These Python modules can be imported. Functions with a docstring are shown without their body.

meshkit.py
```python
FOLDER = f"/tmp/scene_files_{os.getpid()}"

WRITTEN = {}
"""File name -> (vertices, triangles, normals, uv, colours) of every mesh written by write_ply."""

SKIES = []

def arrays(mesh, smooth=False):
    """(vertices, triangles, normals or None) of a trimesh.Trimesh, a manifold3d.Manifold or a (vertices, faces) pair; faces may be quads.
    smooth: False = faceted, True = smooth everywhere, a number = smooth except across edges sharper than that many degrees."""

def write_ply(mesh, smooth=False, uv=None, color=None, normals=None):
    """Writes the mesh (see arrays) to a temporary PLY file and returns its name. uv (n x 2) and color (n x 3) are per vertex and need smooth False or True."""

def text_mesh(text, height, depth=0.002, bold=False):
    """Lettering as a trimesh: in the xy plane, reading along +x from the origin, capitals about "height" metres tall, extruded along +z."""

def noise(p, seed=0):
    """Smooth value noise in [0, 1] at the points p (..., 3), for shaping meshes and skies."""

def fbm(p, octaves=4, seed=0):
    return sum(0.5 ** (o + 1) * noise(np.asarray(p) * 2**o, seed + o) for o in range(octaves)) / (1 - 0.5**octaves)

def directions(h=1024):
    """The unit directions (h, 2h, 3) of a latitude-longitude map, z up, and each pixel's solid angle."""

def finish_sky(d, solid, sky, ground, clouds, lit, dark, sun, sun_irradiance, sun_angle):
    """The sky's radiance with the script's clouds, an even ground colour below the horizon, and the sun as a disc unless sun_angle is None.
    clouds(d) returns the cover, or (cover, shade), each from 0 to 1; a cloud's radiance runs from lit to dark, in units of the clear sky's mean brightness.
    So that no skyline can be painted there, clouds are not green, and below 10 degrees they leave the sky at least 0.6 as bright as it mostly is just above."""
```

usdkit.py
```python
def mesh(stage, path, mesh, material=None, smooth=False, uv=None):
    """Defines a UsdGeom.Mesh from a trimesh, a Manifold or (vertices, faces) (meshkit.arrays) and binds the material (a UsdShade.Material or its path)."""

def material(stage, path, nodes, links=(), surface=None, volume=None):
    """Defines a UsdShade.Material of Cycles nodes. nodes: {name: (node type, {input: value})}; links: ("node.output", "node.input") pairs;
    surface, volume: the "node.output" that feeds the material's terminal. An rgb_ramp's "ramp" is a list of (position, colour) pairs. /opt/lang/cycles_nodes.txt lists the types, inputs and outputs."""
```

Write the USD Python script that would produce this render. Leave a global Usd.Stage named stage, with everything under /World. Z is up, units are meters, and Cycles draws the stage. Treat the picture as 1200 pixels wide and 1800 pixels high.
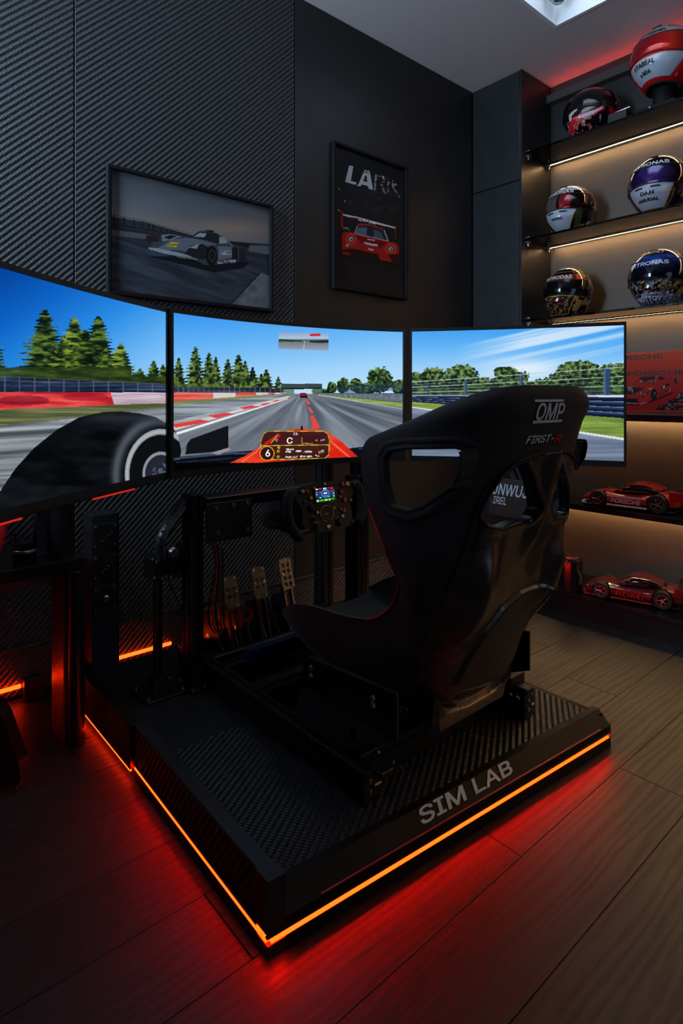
import math, numpy as np, trimesh, usdkit, meshkit, shapely, manifold3d
from shapely.geometry import Polygon, Point, LineString, box as sbox
from scipy.interpolate import CubicSpline, PchipInterpolator, griddata
from pxr import Usd, UsdGeom, UsdLux, UsdShade, Gf, Sdf, Vt

stage = Usd.Stage.CreateInMemory()
UsdGeom.SetStageUpAxis(stage, 'Z'); UsdGeom.SetStageMetersPerUnit(stage, 1.0)
UsdGeom.Xform.Define(stage, '/World'); UsdGeom.Scope.Define(stage, '/World/Looks')

# ------------------------------------------------------------------ camera, light, exposure
EYE = 1.05                                     # eye height; the camera stands at x = y = 0
F = 1043.0                                     # focal length for a picture 1200 wide
RX, RY = .7577, -.6533                         # camera right in the room's x, y
DX, DY = .6531, .7571                          # camera forward
cam = UsdGeom.Camera.Define(stage, '/World/camera')
cam.CreateHorizontalApertureAttr(36.0); cam.CreateVerticalApertureAttr(54.0)
cam.CreateFocalLengthAttr(36.0 * F / 1200)
cam.CreateVerticalApertureOffsetAttr(-36.0 * 200 / 1200)
cam.CreateClippingRangeAttr((0.02, 200.0))
cam.CreateExposureAttr(0.0)
_m = Gf.Matrix4d(RX, RY, 0, 0,  0, 0, 1, 0,  -DX, -DY, 0, 0,  0, 0, EYE, 1)
cam.AddTransformOp().Set(_m)

def rect_light(name, loc, target, w, h, color, intensity):
    l = UsdLux.RectLight.Define(stage, '/World/' + name)
    l.CreateWidthAttr(w); l.CreateHeightAttr(h); l.CreateColorAttr(Gf.Vec3f(*color)); l.CreateIntensityAttr(intensity)
    m = Gf.Matrix4d().SetLookAt(Gf.Vec3d(*loc), Gf.Vec3d(*target), Gf.Vec3d(0, .01, 1)).GetInverse()
    l.AddTransformOp().Set(m)
    return l
dome = UsdLux.DomeLight.Define(stage, '/World/sky'); dome.CreateColorAttr(Gf.Vec3f(.55, .72, 1.0)); dome.CreateIntensityAttr(.25)
DAY = (.62, .80, 1.0)
rect_light('window_daylight', (-.655, 1.95, 2.15), (1, 1.95, 2.15), .58, 1.5, DAY, 27.)     # daylight in the window of the left wall
rect_light('rear_window_daylight', (1.2, -1.96, 1.9), (1.2, 0, 1.9), 1.6, 1.5, DAY, .25)      # dusk daylight in the window behind the camera
WARM = (1.0, .60, .27); RED = (6.5, .34, .03)

# ------------------------------------------------------------------ helpers
rng = np.random.default_rng(7)
used, base = {}, {}
def numbered(parent, name):
    k = used.get((parent, name), 0); used[(parent, name)] = k + 1
    return parent + '/' + (name if k == 0 else f'{name}_{k:03d}')
def tag(path, label=None, cat=None, group=None, kind=None):
    p = stage.GetPrimAtPath(path)
    for k, v in (('label', label), ('category', cat), ('group', group), ('kind', kind)):
        if v: p.SetCustomDataByKey(k, v)
    return path
def thing(name, label, cat, loc=(0, 0, 0), group=None, kind=None):
    path = numbered('/World', name)
    x = UsdGeom.Xform.Define(stage, path); x.AddTranslateOp().Set(Gf.Vec3d(*map(float, loc)))
    base[path] = np.array(loc, float)
    return tag(path, label, cat, group, kind)
def off(path):
    return next((base[p] for p in (path, path.rsplit('/', 1)[0], path.rsplit('/', 2)[0]) if p in base), np.zeros(3))
def obj(name, mesh, m, parent='/World', label=None, cat=None, group=None, kind=None, smooth=35, paint=None):
    """One Mesh prim; mesh (or list of meshes) is in room coordinates, stored relative to its thing's base."""
    if isinstance(mesh, list): mesh = trimesh.util.concatenate([tri(x) for x in mesh])
    mesh = tri(mesh)
    path = numbered(parent, name)
    v = np.array(mesh.vertices) - off(parent)
    g = usdkit.mesh(stage, path, trimesh.Trimesh(v, mesh.faces, process=False), LOOK[m] if isinstance(m, str) else m, smooth=True if paint is not None else smooth)
    if paint is not None:
        UsdGeom.PrimvarsAPI(g).CreatePrimvar('paint', Sdf.ValueTypeNames.Color3fArray, 'vertex').Set(Vt.Vec3fArray.FromNumpy(np.asarray(paint, np.float32)))
    tag(path, label, cat, group, kind)
    return path
def tri(m):
    if isinstance(m, trimesh.Trimesh): return m
    v, f, _ = meshkit.arrays(m); return trimesh.Trimesh(v, f, process=False)
def hull(pts): return trimesh.convex.convex_hull(np.asarray(pts, float))
def bx(x0, x1, y0, y1, z0, z1, c=0.0):
    """Box, its edges chamfered by c."""
    x0, x1 = sorted((x0, x1)); y0, y1 = sorted((y0, y1)); z0, z1 = sorted((z0, z1))
    c = min(c, .49 * min(x1 - x0, y1 - y0, z1 - z0))
    if c <= 0:
        b = trimesh.creation.box((x1 - x0, y1 - y0, z1 - z0)); b.apply_translation(((x0 + x1) / 2, (y0 + y1) / 2, (z0 + z1) / 2)); return b
    pts = []
    for sx in (0, 1):
        for sy in (0, 1):
            for sz in (0, 1):
                p = np.array([(x0, x1)[sx], (y0, y1)[sy], (z0, z1)[sz]]); d = np.array([1 - 2 * sx, 1 - 2 * sy, 1 - 2 * sz]) * c
                for k in range(3):
                    q = p + d; q[k] = p[k]; pts.append(q)
    return hull(pts)
def rod(p, q, r, n=16, r2=None):
    p, q = np.asarray(p, float), np.asarray(q, float); d = q - p; L = np.linalg.norm(d); d /= L
    u = np.cross(d, (0, 0, 1) if abs(d[2]) < .9 else (1, 0, 0)); u /= np.linalg.norm(u); w = np.cross(d, u)
    a = np.linspace(0, 2 * np.pi, n, endpoint=False); ring = np.cos(a)[:, None] * u + np.sin(a)[:, None] * w
    return hull(np.vstack([p + ring * r, q + ring * (r if r2 is None else r2)]))
def tube(path, r, n=8, closed=False):
    path = np.asarray(path, float); N = len(path)
    t = (np.roll(path, -1, 0) - np.roll(path, 1, 0)) if closed else np.gradient(path, axis=0)
    t /= np.linalg.norm(t, axis=1)[:, None]
    r = np.broadcast_to(r, N)
    u = np.cross(t[0], (0, 0, 1) if abs(t[0][2]) < .9 else (1, 0, 0)); V = []
    a = np.linspace(0, 2 * np.pi, n, endpoint=False)
    for k in range(N):
        u = u - t[k] * (u @ t[k]); u /= np.linalg.norm(u); w = np.cross(t[k], u)
        V.append(path[k] + r[k] * (np.cos(a)[:, None] * u + np.sin(a)[:, None] * w))
    V = np.vstack(V); Fc = []
    for k in range(N if closed else N - 1):
        for j in range(n):
            A, B = k * n + j, k * n + (j + 1) % n; C, D = ((k + 1) % N) * n + (j + 1) % n, ((k + 1) % N) * n + j
            Fc += [(A, B, C), (A, C, D)]
    if not closed:
        for k, s in ((0, -1), (N - 1, 1)):
            o = k * n
            for j in range(1, n - 1): Fc.append((o, o + j, o + j + 1)[::s])
    return trimesh.Trimesh(V, Fc, process=False)
def prism(poly, h):
    """Extrusion of a polygon (xy) from z = 0 to h."""
    poly = Polygon(poly) if not hasattr(poly, 'geom_type') else poly
    return trimesh.util.concatenate([trimesh.creation.extrude_polygon(g, h, engine='earcut') for g in getattr(poly, 'geoms', [poly])])
def frame(m, origin, ex, ey, ez):
    """Takes mesh coordinates (x, y, z) to origin + x ex + y ey + z ez."""
    m = tri(m).copy(); B = np.array([ex, ey, ez], float); v = m.vertices @ B + np.asarray(origin, float)
    f = m.faces if np.linalg.det(B) > 0 else m.faces[:, ::-1]
    return trimesh.Trimesh(v, f, process=False)
def yz_prism(poly, x0, x1): return frame(prism(poly, x1 - x0), (x0, 0, 0), (0, 1, 0), (0, 0, 1), (1, 0, 0))
def xz_prism(poly, y0, y1): return frame(prism(poly, y1 - y0), (0, y0, 0), (1, 0, 0), (0, 0, 1), (0, 1, 0))
def xy_prism(poly, z0, z1): return frame(prism(poly, z1 - z0), (0, 0, z0), (1, 0, 0), (0, 1, 0), (0, 0, 1))
def lathe(profile, loc=(0, 0, 0), n=32, axis=None):
    m = trimesh.creation.revolve(np.asarray(profile, float), sections=n)
    if axis is not None: m.apply_transform(trimesh.geometry.align_vectors((0, 0, 1), axis))
    m.apply_translation(loc); return m
def man(m):
    m = tri(m).copy(); m.merge_vertices(); return manifold3d.Manifold(manifold3d.Mesh(np.asarray(m.vertices, np.float32), np.asarray(m.faces, np.uint32)))
def rounded(w, h, r, n=5): return sbox(-w / 2 + r, -h / 2 + r, w / 2 - r, h / 2 - r).buffer(r, n)
def bolt(p, d, r=.006, h=.005):
    """A hex-socket bolt head at p looking along d."""
    d = np.asarray(d, float) / np.linalg.norm(d)
    return lathe([(0, 0), (r, 0), (r, h * .7), (r * .85, h), (r * .5, h), (r * .45, h * .4), (0, h * .4)], p, 10, d)
def text(s, height, depth=.001, bold=True, shear=0.0, sx=1.0):
    m = meshkit.text_mesh(s, height, depth, bold); v = np.array(m.vertices); v[:, 0] = v[:, 0] * sx + shear * v[:, 1]
    v[:, 0] -= v[:, 0].min()
    return trimesh.Trimesh(v, m.faces, process=False)
def grid_mesh(fn, nu, nv):
    """Sheet over u, v in 0..1; fn(u, v) -> points."""
    u, v = np.meshgrid(np.linspace(0, 1, nu), np.linspace(0, 1, nv), indexing='ij')
    P = fn(u.ravel(), v.ravel()); i = np.arange(nu * nv).reshape(nu, nv)
    a, b, c, d = i[:-1, :-1].ravel(), i[1:, :-1].ravel(), i[1:, 1:].ravel(), i[:-1, 1:].ravel()
    return trimesh.Trimesh(P, np.vstack([np.c_[a, b, c], np.c_[a, c, d]]), process=False), u.ravel(), v.ravel()

# measured points: a picture position is turned into a place in the room on a known plane
def ray(px, py):
    t = (px - 600) / F; return t * RX + DX, t * RY + DY, (700 - py) / F
def on_x(px, py, X): a, b, c = ray(px, py); D = X / a; return np.array([X, b * D, EYE + c * D])
def on_y(px, py, Y): a, b, c = ray(px, py); D = Y / b; return np.array([a * D, Y, EYE + c * D])
def on_z(px, py, Z): a, b, c = ray(px, py); D = (Z - EYE) / c; return np.array([a * D, b * D, Z])
def proj(P):
    P = np.asarray(P); r = P[..., 0] * RX + P[..., 1] * RY; D = P[..., 0] * DX + P[..., 1] * DY
    return 600 + F * r / D, 700 - F * (P[..., 2] - EYE) / D
def lin(c):
    c = np.asarray(c, float) / 255; return np.where(c < .04045, c / 12.92, ((c + .055) / 1.055) ** 2.4)

# ------------------------------------------------------------------ materials
LOOK = {}
def look(name, nodes, links, surface): LOOK[name] = usdkit.material(stage, '/World/Looks/' + name, nodes, links, surface)
def plain(name, col, rough=.5, metal=0., **kw):
    look(name, {'p': ('principled_bsdf', {'base_color': col, 'roughness': rough, 'metallic': metal, **kw})}, [], 'p.BSDF')
def grainy(name, col, rough=.5, metal=0., scale=60., amount=.12, bump=.0, **kw):
    """Plain colour with a fine mottling, and a fine relief."""
    n = {'g': ('geometry', {}), 'n': ('noise_texture', {'scale': scale, 'detail': 4.}), 'r': ('map_range', {'from_min': .3, 'from_max': .7, 'to_min': rough * (1 - amount), 'to_max': min(1, rough * (1 + amount))}),
         'c': ('rgb_ramp', {'ramp': [(.3, [x * (1 - amount) for x in col]), (.7, [x * (1 + amount) for x in col])]}),
         'b': ('bump', {'strength': bump, 'distance': .002}), 'p': ('principled_bsdf', {'metallic': metal, **kw})}
    l = [('g.position', 'n.vector'), ('n.fac', 'r.value'), ('r.result', 'p.roughness'), ('n.fac', 'c.fac'), ('c.color', 'p.base_color')]
    if bump: l += [('n.fac', 'b.height'), ('b.normal', 'p.normal')]
    look(name, n, l, 'p.BSDF')
def glow(name, col, strength=1.): look(name, {'e': ('emission', {'color': col, 'strength': strength})}, [], 'e.emission')
def painted(name, rough=.35, gain=1., **kw):
    look(name, {'a': ('attribute', {'attribute': 'paint'}), 'p': ('principled_bsdf', {'roughness': rough, **kw})}, [('a.color', 'p.base_color')], 'p.BSDF')
def weave(name, ax, ay, lam, dark, light, rough=.4, dist=.004, fine=.25, cell=.5, **kw):
    """Carbon twill: ridges across the direction ax (unit * 1/m), cut into tows along ay."""
    k = 2 * math.pi / lam
    n = {'g': ('geometry', {}), 'd1': ('vector_math', {'math_type': 'dot_product', 'vector2': [x * k for x in ax]}), 'd2': ('vector_math', {'math_type': 'dot_product', 'vector2': [x * k * 1.9 for x in ay]}),
         's1': ('math', {'math_type': 'sine'}), 's2': ('math', {'math_type': 'sine'}), 'h': ('math', {'math_type': 'multiply_add', 'value2': cell}),
         'n': ('noise_texture', {'scale': 140., 'detail': 3.}), 'h2': ('math', {'math_type': 'multiply_add', 'value2': fine}),
         'r': ('map_range', {'from_min': -1.2, 'from_max': 1.4, 'to_min': 0., 'to_max': 1., 'clamp': True}), 'c': ('rgb_ramp', {'ramp': [(0., dark), (1., light)]}),
         'b': ('bump', {'strength': 1., 'distance': dist}), 'p': ('principled_bsdf', {'roughness': rough, **kw})}
    l = [('g.position', 'd1.vector1'), ('g.position', 'd2.vector1'), ('d1.value', 's1.value1'), ('d2.value', 's2.value1'), ('s2.value', 'h.value1'), ('s1.value', 'h.value3'),
         ('g.position', 'n.vector'), ('n.fac', 'h2.value1'), ('h.value', 'h2.value3'), ('h2.value', 'r.value'), ('r.result', 'c.fac'), ('c.color', 'p.base_color'), ('h2.value', 'b.height'), ('b.normal', 'p.normal')]
    look(name, n, l, 'p.BSDF')

s2 = math.sqrt(.5)
weave('carbon_wall', (-.7071, 0, .7071), (.7071, 0, .7071), .0178, (.022, .0235, .0255), (.060, .063, .068), .45, .0017, fine=1.6, cell=.2)
weave('carbon_deck', (-.53, .85, 0), (.85, .53, 0), .0165, (.010, .010, .012), (.030, .030, .035), .42, .0014, fine=.4, cell=.25)
weave('carbon_side', (0, .80, .60), (0, .6, -.8), .0165, (.003, .003, .0035), (.012, .012, .013), .55, .0014, fine=.15, cell=.25, specular_ior_level=.2)
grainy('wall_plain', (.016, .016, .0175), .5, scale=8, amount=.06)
grainy('wall_shelf', (.105, .084, .066), .55, scale=20, amount=.05)
grainy('cabinet_black', (.018, .020, .023), .38, scale=14, amount=.06)
grainy('ceiling_paint', (.70, .62, .60), .9, scale=30, amount=.02)
grainy('reveal_white', (.80, .82, .85), .8, scale=30, amount=.02)
grainy('dark_trim', (.06, .055, .05), .5, scale=20, amount=.05)
grainy('black_metal', (.016, .016, .018), .34, .4, scale=90, amount=.15)
grainy('black_satin', (.014, .014, .016), .45, scale=90, amount=.15)
grainy('black_gloss', (.008, .008, .010), .14, scale=40, amount=.1)
grainy('black_plastic', (.012, .012, .013), .4, scale=70, amount=.1)
grainy('black_rubber', (.015, .015, .015), .75, scale=70, amount=.1)
grainy('black_fabric', (.012, .012, .0135), .85, scale=700, amount=.3, bump=.25, sheen_weight=.25, sheen_roughness=.5, sheen_tint=(.5, .5, .55))
grainy('shell_gloss', (.15, .12, .10), .30, .75, scale=25, amount=.15, coat_weight=.5, coat_roughness=.12)
grainy('shell_panel', (.045, .036, .030), .46, scale=160, amount=.2, bump=.1)
grainy('fascia_brown', (.011, .0065, .006), .5, scale=30, amount=.12, specular_ior_level=.2)
grainy('matt_grey', (.020, .021, .023), .8, scale=60, amount=.1, specular_ior_level=.1)
grainy('steel', (.55, .55, .56), .26, 1., scale=60, amount=.2)
grainy('bare_alloy', (.50, .46, .42), .3, 1., scale=80, amount=.2)
grainy('pedal_metal', (.07, .07, .075), .34, .8, scale=80, amount=.15)
plain('frame_black', (.006, .006, .007), .7, specular_ior_level=.25)
grainy('dark_alloy', (.16, .145, .13), .36, 1., scale=80, amount=.2)
grainy('blue_screen_reflection', (.012, .03, .11), .3, .7, scale=60, amount=.1)  # blue reflection of the screens, put into the base colour
plain('print_white', (.78, .78, .80), .5); plain('print_grey', (.42, .40, .38), .5); plain('print_red', (.70, .02, .03), .45)
plain('print_black', (.01, .01, .012), .5); plain('paint_red', (.42, .014, .012), .25, coat_weight=.8)
plain('red_vinyl_and_glow', (.75, .02, .03), .3)  # red vinyl, also the painted red glow on seat edges and fascia fold
plain('gold', (.75, .52, .16), .3, .9)
painted('helmet_paint', .16, coat_weight=.8, coat_roughness=.05)
painted('poster_print', .5, specular_ior_level=.2); painted('car_paint', .2, coat_weight=.7)
glow('led_red', RED, 1.); glow('led_edge', (105., .33, .02), 1.); glow('led_warm', WARM, 42.); glow('led_wall', (16., .34, .02), 1.); glow('led_right', (24., .33, .02), 1.); glow('led_cove', (1.0, .045, .025), 5.5); glow('led_red_soft', (1.0, .03, .02), .6)
glow('light_panel', (.72, .86, 1.0), 3.0)
glow('glyph_white', (1, 1, 1), .95); glow('glyph_yellow', (.85, .62, .10), .8); glow('glyph_red', (.85, .05, .05), .8)
look('screen', {'a': ('attribute', {'attribute': 'paint'}), 'e': ('emission', {'strength': 1.0})}, [('a.color', 'e.color')], 'e.emission')
look('smoked_glass', {'f': ('fresnel', {'IOR': 1.5}), 't': ('transparent_bsdf', {'color': (.26, .22, .19)}), 'g': ('glossy_bsdf', {'color': (.9, .9, .9), 'roughness': .03}), 'm': ('mix_closure', {})},
     [('f.fac', 'm.fac'), ('t.BSDF', 'm.closure1'), ('g.BSDF', 'm.closure2')], 'm.closure')
look('clear_glass', {'f': ('fresnel', {'IOR': 1.5}), 't': ('transparent_bsdf', {'color': (.92, .94, .95)}), 'g': ('glossy_bsdf', {'color': (.9, .9, .9), 'roughness': .02}), 'm': ('mix_closure', {})},
     [('f.fac', 'm.fac'), ('t.BSDF', 'm.closure1'), ('g.BSDF', 'm.closure2')], 'm.closure')
# oak floor: long grain along x, each board its own tone and offset
look('floor_wood', {
    'g': ('geometry', {}), 'o': ('object_info', {}), 'ox': ('combine_xyz', {}), 'sc': ('math', {'math_type': 'multiply', 'value2': 37.}), 'ad': ('vector_math', {'math_type': 'add'}),
    'm': ('mapping', {'scale': (.9, 9.0, 1.)}), 'n1': ('noise_texture', {'scale': 3.2, 'detail': 8., 'roughness': .62, 'distortion': 1.6}),
    'm2': ('mapping', {'scale': (2.2, 130., 1.)}), 'n2': ('noise_texture', {'scale': 2.6, 'detail': 4.}),
    'w': ('wave_texture', {'bands_direction': 'y', 'profile': 'sine', 'scale': 4.2, 'distortion': 9., 'detail': 3., 'detail_scale': 1.4}), 'm3': ('mapping', {'scale': (.35, 3.2, 1.)}),
    'a1': ('mix_float', {'fac': .42}), 'a2': ('mix_float', {'fac': .45}),
    'c': ('rgb_ramp', {'ramp': [(.22, (.020, .017, .0145)), (.45, (.058, .050, .043)), (.62, (.095, .083, .072)), (.8, (.150, .133, .118))]}),
    'v': ('map_range', {'from_min': 0., 'from_max': 1., 'to_min': .26, 'to_max': .36}), 'x': ('vector_math', {'math_type': 'scale'}),
    'b': ('bump', {'strength': .3, 'distance': .0022}), 'rr': ('map_range', {'from_min': .3, 'from_max': .7, 'to_min': .52, 'to_max': .34}), 'p': ('principled_bsdf', {})},
    [('o.random', 'sc.value1'), ('sc.value', 'ox.x'), ('sc.value', 'ox.y'), ('g.position', 'ad.vector1'), ('ox.vector', 'ad.vector2'), ('ad.vector', 'm.vector'), ('m.vector', 'n1.vector'),
     ('ad.vector', 'm2.vector'), ('m2.vector', 'n2.vector'), ('ad.vector', 'm3.vector'), ('m3.vector', 'w.vector'), ('n1.fac', 'a1.a'), ('w.fac', 'a1.b'), ('a1.result', 'a2.a'), ('n2.fac', 'a2.b'),
     ('a2.result', 'c.fac'), ('o.random', 'v.value'), ('c.color', 'x.vector1'), ('v.result', 'x.scale'), ('x.vector', 'p.base_color'), ('a2.result', 'b.height'), ('b.normal', 'p.normal'), ('a2.result', 'rr.value'), ('rr.result', 'p.roughness')], 'p.BSDF')
# ------------------------------------------------------------------ the room
YB, XC, XS, ZC = 2.32, 3.10, 3.43, 3.0          # back wall, cabinet front, shelf wall, ceiling
X0, Y0 = -.60, -1.9
YR = 1.975                                      # where the shelf recess begins
fl = thing('floor', 'dark oak plank floor', 'floor', kind='structure')
obj('subfloor', bx(X0 - .08, XS + .08, Y0 - .08, YB + .014, -.06, -.012), 'black_satin', fl)
W, k, y = .19, 0, Y0
while y < YB - .001:
    y1 = min(y + W, YB); x = X0 - [.3, .95, .1, .7, 1.2][k % 5]
    while x < XS:
        a, b = max(x, X0), min(x + 1.5, XS)
        if b - a > .01: obj('plank', bx(a + .0008, b - .0008, y + .0008, y1 - .0008, -.012, 0, .0007), 'floor_wood', fl)
        x += 1.5
    y += W; k += 1
wb = thing('wall_back', 'charcoal back wall of carbon weave and plain panels', 'wall', kind='structure')
obj('backing', bx(X0 - .08, XS + .08, YB + .014, YB + .10, -.06, ZC + .06), 'black_satin', wb)
for a, b, m, lab in ((X0, -.02, 'carbon_wall', 'carbon weave panel'), (-.02, .689, 'carbon_wall', 'carbon weave panel'), (.689, 1.703, 'carbon_wall', 'carbon weave panel'), (1.703, XC, 'wall_plain', 'plain matt charcoal panel')):
    obj('panel', bx(a + .002, b - .002, YB, YB + .014, -.012, ZC, .002), m, wb, lab)
bb = thing('baseboard_back', 'tall carbon weave baseboard with a thin top ledge', 'baseboard', kind='structure')
obj('board', bx(X0, XC, YB - .016, YB, .012, .172, .002), 'carbon_wall', bb)
obj('ledge', bx(X0, XC, YB - .02, YB, .172, .182, .003), 'cabinet_black', bb)
wl = thing('wall_left', 'plain charcoal left wall with a tall window', 'wall', kind='structure')
for a in ((Y0, 1.66, -.012, ZC), (2.24, YB + .014, -.012, ZC), (1.66, 2.24, -.012, 1.4), (1.66, 2.24, 2.9, ZC)):
    obj('panel', bx(X0 - .08, X0, *a), 'wall_plain', wl)
w1 = thing('window_1', 'tall window in the left wall', 'window', kind='structure')
obj('frame', [bx(X0 - .08, X0 + .01, 1.62, 1.66, 1.36, 2.94, .004), bx(X0 - .08, X0 + .01, 2.24, 2.28, 1.36, 2.94, .004), bx(X0 - .08, X0 + .01, 1.66, 2.24, 1.36, 1.4, .004), bx(X0 - .08, X0 + .01, 1.66, 2.24, 2.9, 2.94, .004)], 'cabinet_black', w1)
obj('pane', bx(X0 - .045, X0 - .041, 1.66, 2.24, 1.4, 2.9), 'clear_glass', w1)
wf = thing('wall_front', 'plain charcoal wall behind the camera with a window', 'wall', kind='structure')
for a in ((X0 - .08, .4), (2.0, XS + .08)): obj('panel', bx(a[0], a[1], Y0 - .08, Y0, -.012, ZC), 'wall_plain', wf)
for a in ((-.012, 1.15), (2.65, ZC)): obj('panel', bx(.4, 2.0, Y0 - .08, Y0, *a), 'wall_plain', wf)
w2 = thing('window_2', 'wide window behind the camera', 'window', kind='structure')
obj('frame', [bx(.36, .4, Y0 - .08, Y0 + .01, 1.11, 2.69, .004), bx(2.0, 2.04, Y0 - .08, Y0 + .01, 1.11, 2.69, .004), bx(.4, 2.0, Y0 - .08, Y0 + .01, 1.11, 1.15, .004), bx(.4, 2.0, Y0 - .08, Y0 + .01, 2.65, 2.69, .004)], 'cabinet_black', w2)
obj('pane', bx(.4, 2.0, Y0 - .045, Y0 - .041, 1.15, 2.65), 'clear_glass', w2)
wr = thing('wall_right', 'warm taupe shelf wall', 'wall', kind='structure')
obj('panel', bx(XS, XS + .08, Y0, YB + .014, -.012, 2.499), 'wall_shelf', wr)
obj('panel', bx(XS, XS + .08, Y0, YB + .014, 2.501, ZC), 'wall_plain', wr, 'shelf wall above the top glass shelf, coloured dark for its shade')  # darker colour stands in for the shade of the unlit top bay
obj('lower_panel', bx(3.056, 3.075, Y0, YR - .014, 0, .944), 'wall_shelf', wr, 'warm taupe panel below the ledge')
# ceiling with a square light well
LX0, LX1, LY0, LY1, LZ = 2.05, 2.897, .80, 1.635, 3.30
ce = thing('ceiling', 'pale plastered ceiling', 'ceiling', kind='structure')
for a in ((X0 - .08, LX0, Y0 - .08, YB + .014), (LX1, XS + .08, Y0 - .08, YB + .014), (LX0, LX1, Y0 - .08, LY0), (LX0, LX1, LY1, YB + .014)):
    obj('panel', bx(*a, ZC, ZC + .06), 'ceiling_paint', ce)
wellp = thing('trim_1', 'white reveal of the square ceiling light well', 'trim', kind='structure')
t_ = .02
for a in ((LX0, LX0 + t_, LY0, LY1), (LX1 - t_, LX1, LY0, LY1), (LX0 + t_, LX1 - t_, LY0, LY0 + t_), (LX0 + t_, LX1 - t_, LY1 - t_, LY1)):
    obj('reveal', bx(*a, ZC - .002, LZ), 'reveal_white', wellp)
cl = thing('ceiling_light', 'square luminous panel set at the top of the white ceiling well', 'ceiling light', (0, 0, LZ))
obj('diffuser', bx(LX0, LX1, LY0, LY1, LZ, LZ + .01), 'light_panel', cl)
obj('housing', bx(LX0 - t_, LX1 + t_, LY0 - t_, LY1 + t_, LZ + .01, LZ + .04), 'black_satin', cl)
pn = thing('pendant_lamp', 'small faceted glass pendant hanging in the ceiling light well', 'lamp', (2.78, 1.55, 3.04))
pl = lathe([(0, 0), (.030, .004), (.062, .05), (.075, .12), (.070, .12), (.058, .052), (.028, .009), (0, .006)], (2.78, 1.55, 3.045), 7)
obj('shade', pl, 'clear_glass', pn, smooth=False)
obj('rib', [tube([(2.78 + .076 * math.cos(a), 1.55 + .076 * math.sin(a), 3.165), (2.78 + .063 * math.cos(a), 1.55 + .063 * math.sin(a), 3.095), (2.78 + .03 * math.cos(a), 1.55 + .03 * math.sin(a), 3.048)], .0018, 5) for a in np.arange(7) * 2 * math.pi / 7], 'reveal_white', pn)
obj('stem', rod((2.78, 1.55, 3.05), (2.78, 1.55, LZ), .005), 'steel', pn)
tr = thing('trim_2', 'dark cove trim under the ceiling above the shelves', 'trim', kind='structure')
obj('board', bx(XS - .055, XS - .04, Y0, YR, 2.890, 2.930, .002), 'dark_trim', tr)
obj('bracket', bx(XS - .055, XS, Y0, YR, 2.882, 2.890), 'dark_trim', tr)
cv = obj('light_strip', bx(XS - .030, XS - .018, Y0, YR - .014, 2.926, 2.934), 'led_cove', label='red light strip hidden in the cove above the shelves', cat='light strip')
# tall cabinet between the back wall and the shelves
cb = thing('cabinet', 'tall matt black built-in cabinet at the corner beside the shelves', 'cabinet', (XC, YR, 0))
obj('carcass', bx(XC + .020, XS, YR, YB, 0, ZC, .001), 'cabinet_black', cb)
obj('door', bx(XC, XC + .018, YR + .002, YB - .006, .10, 2.345, .002), 'cabinet_black', cb)
obj('door', bx(XC, XC + .018, YR + .002, YB - .006, 2.350, ZC - .004, .002), 'cabinet_black', cb)
obj('side_panel', bx(XC, XS, YR - .012, YR, 0, ZC, .001), 'cabinet_black', cb)
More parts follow.
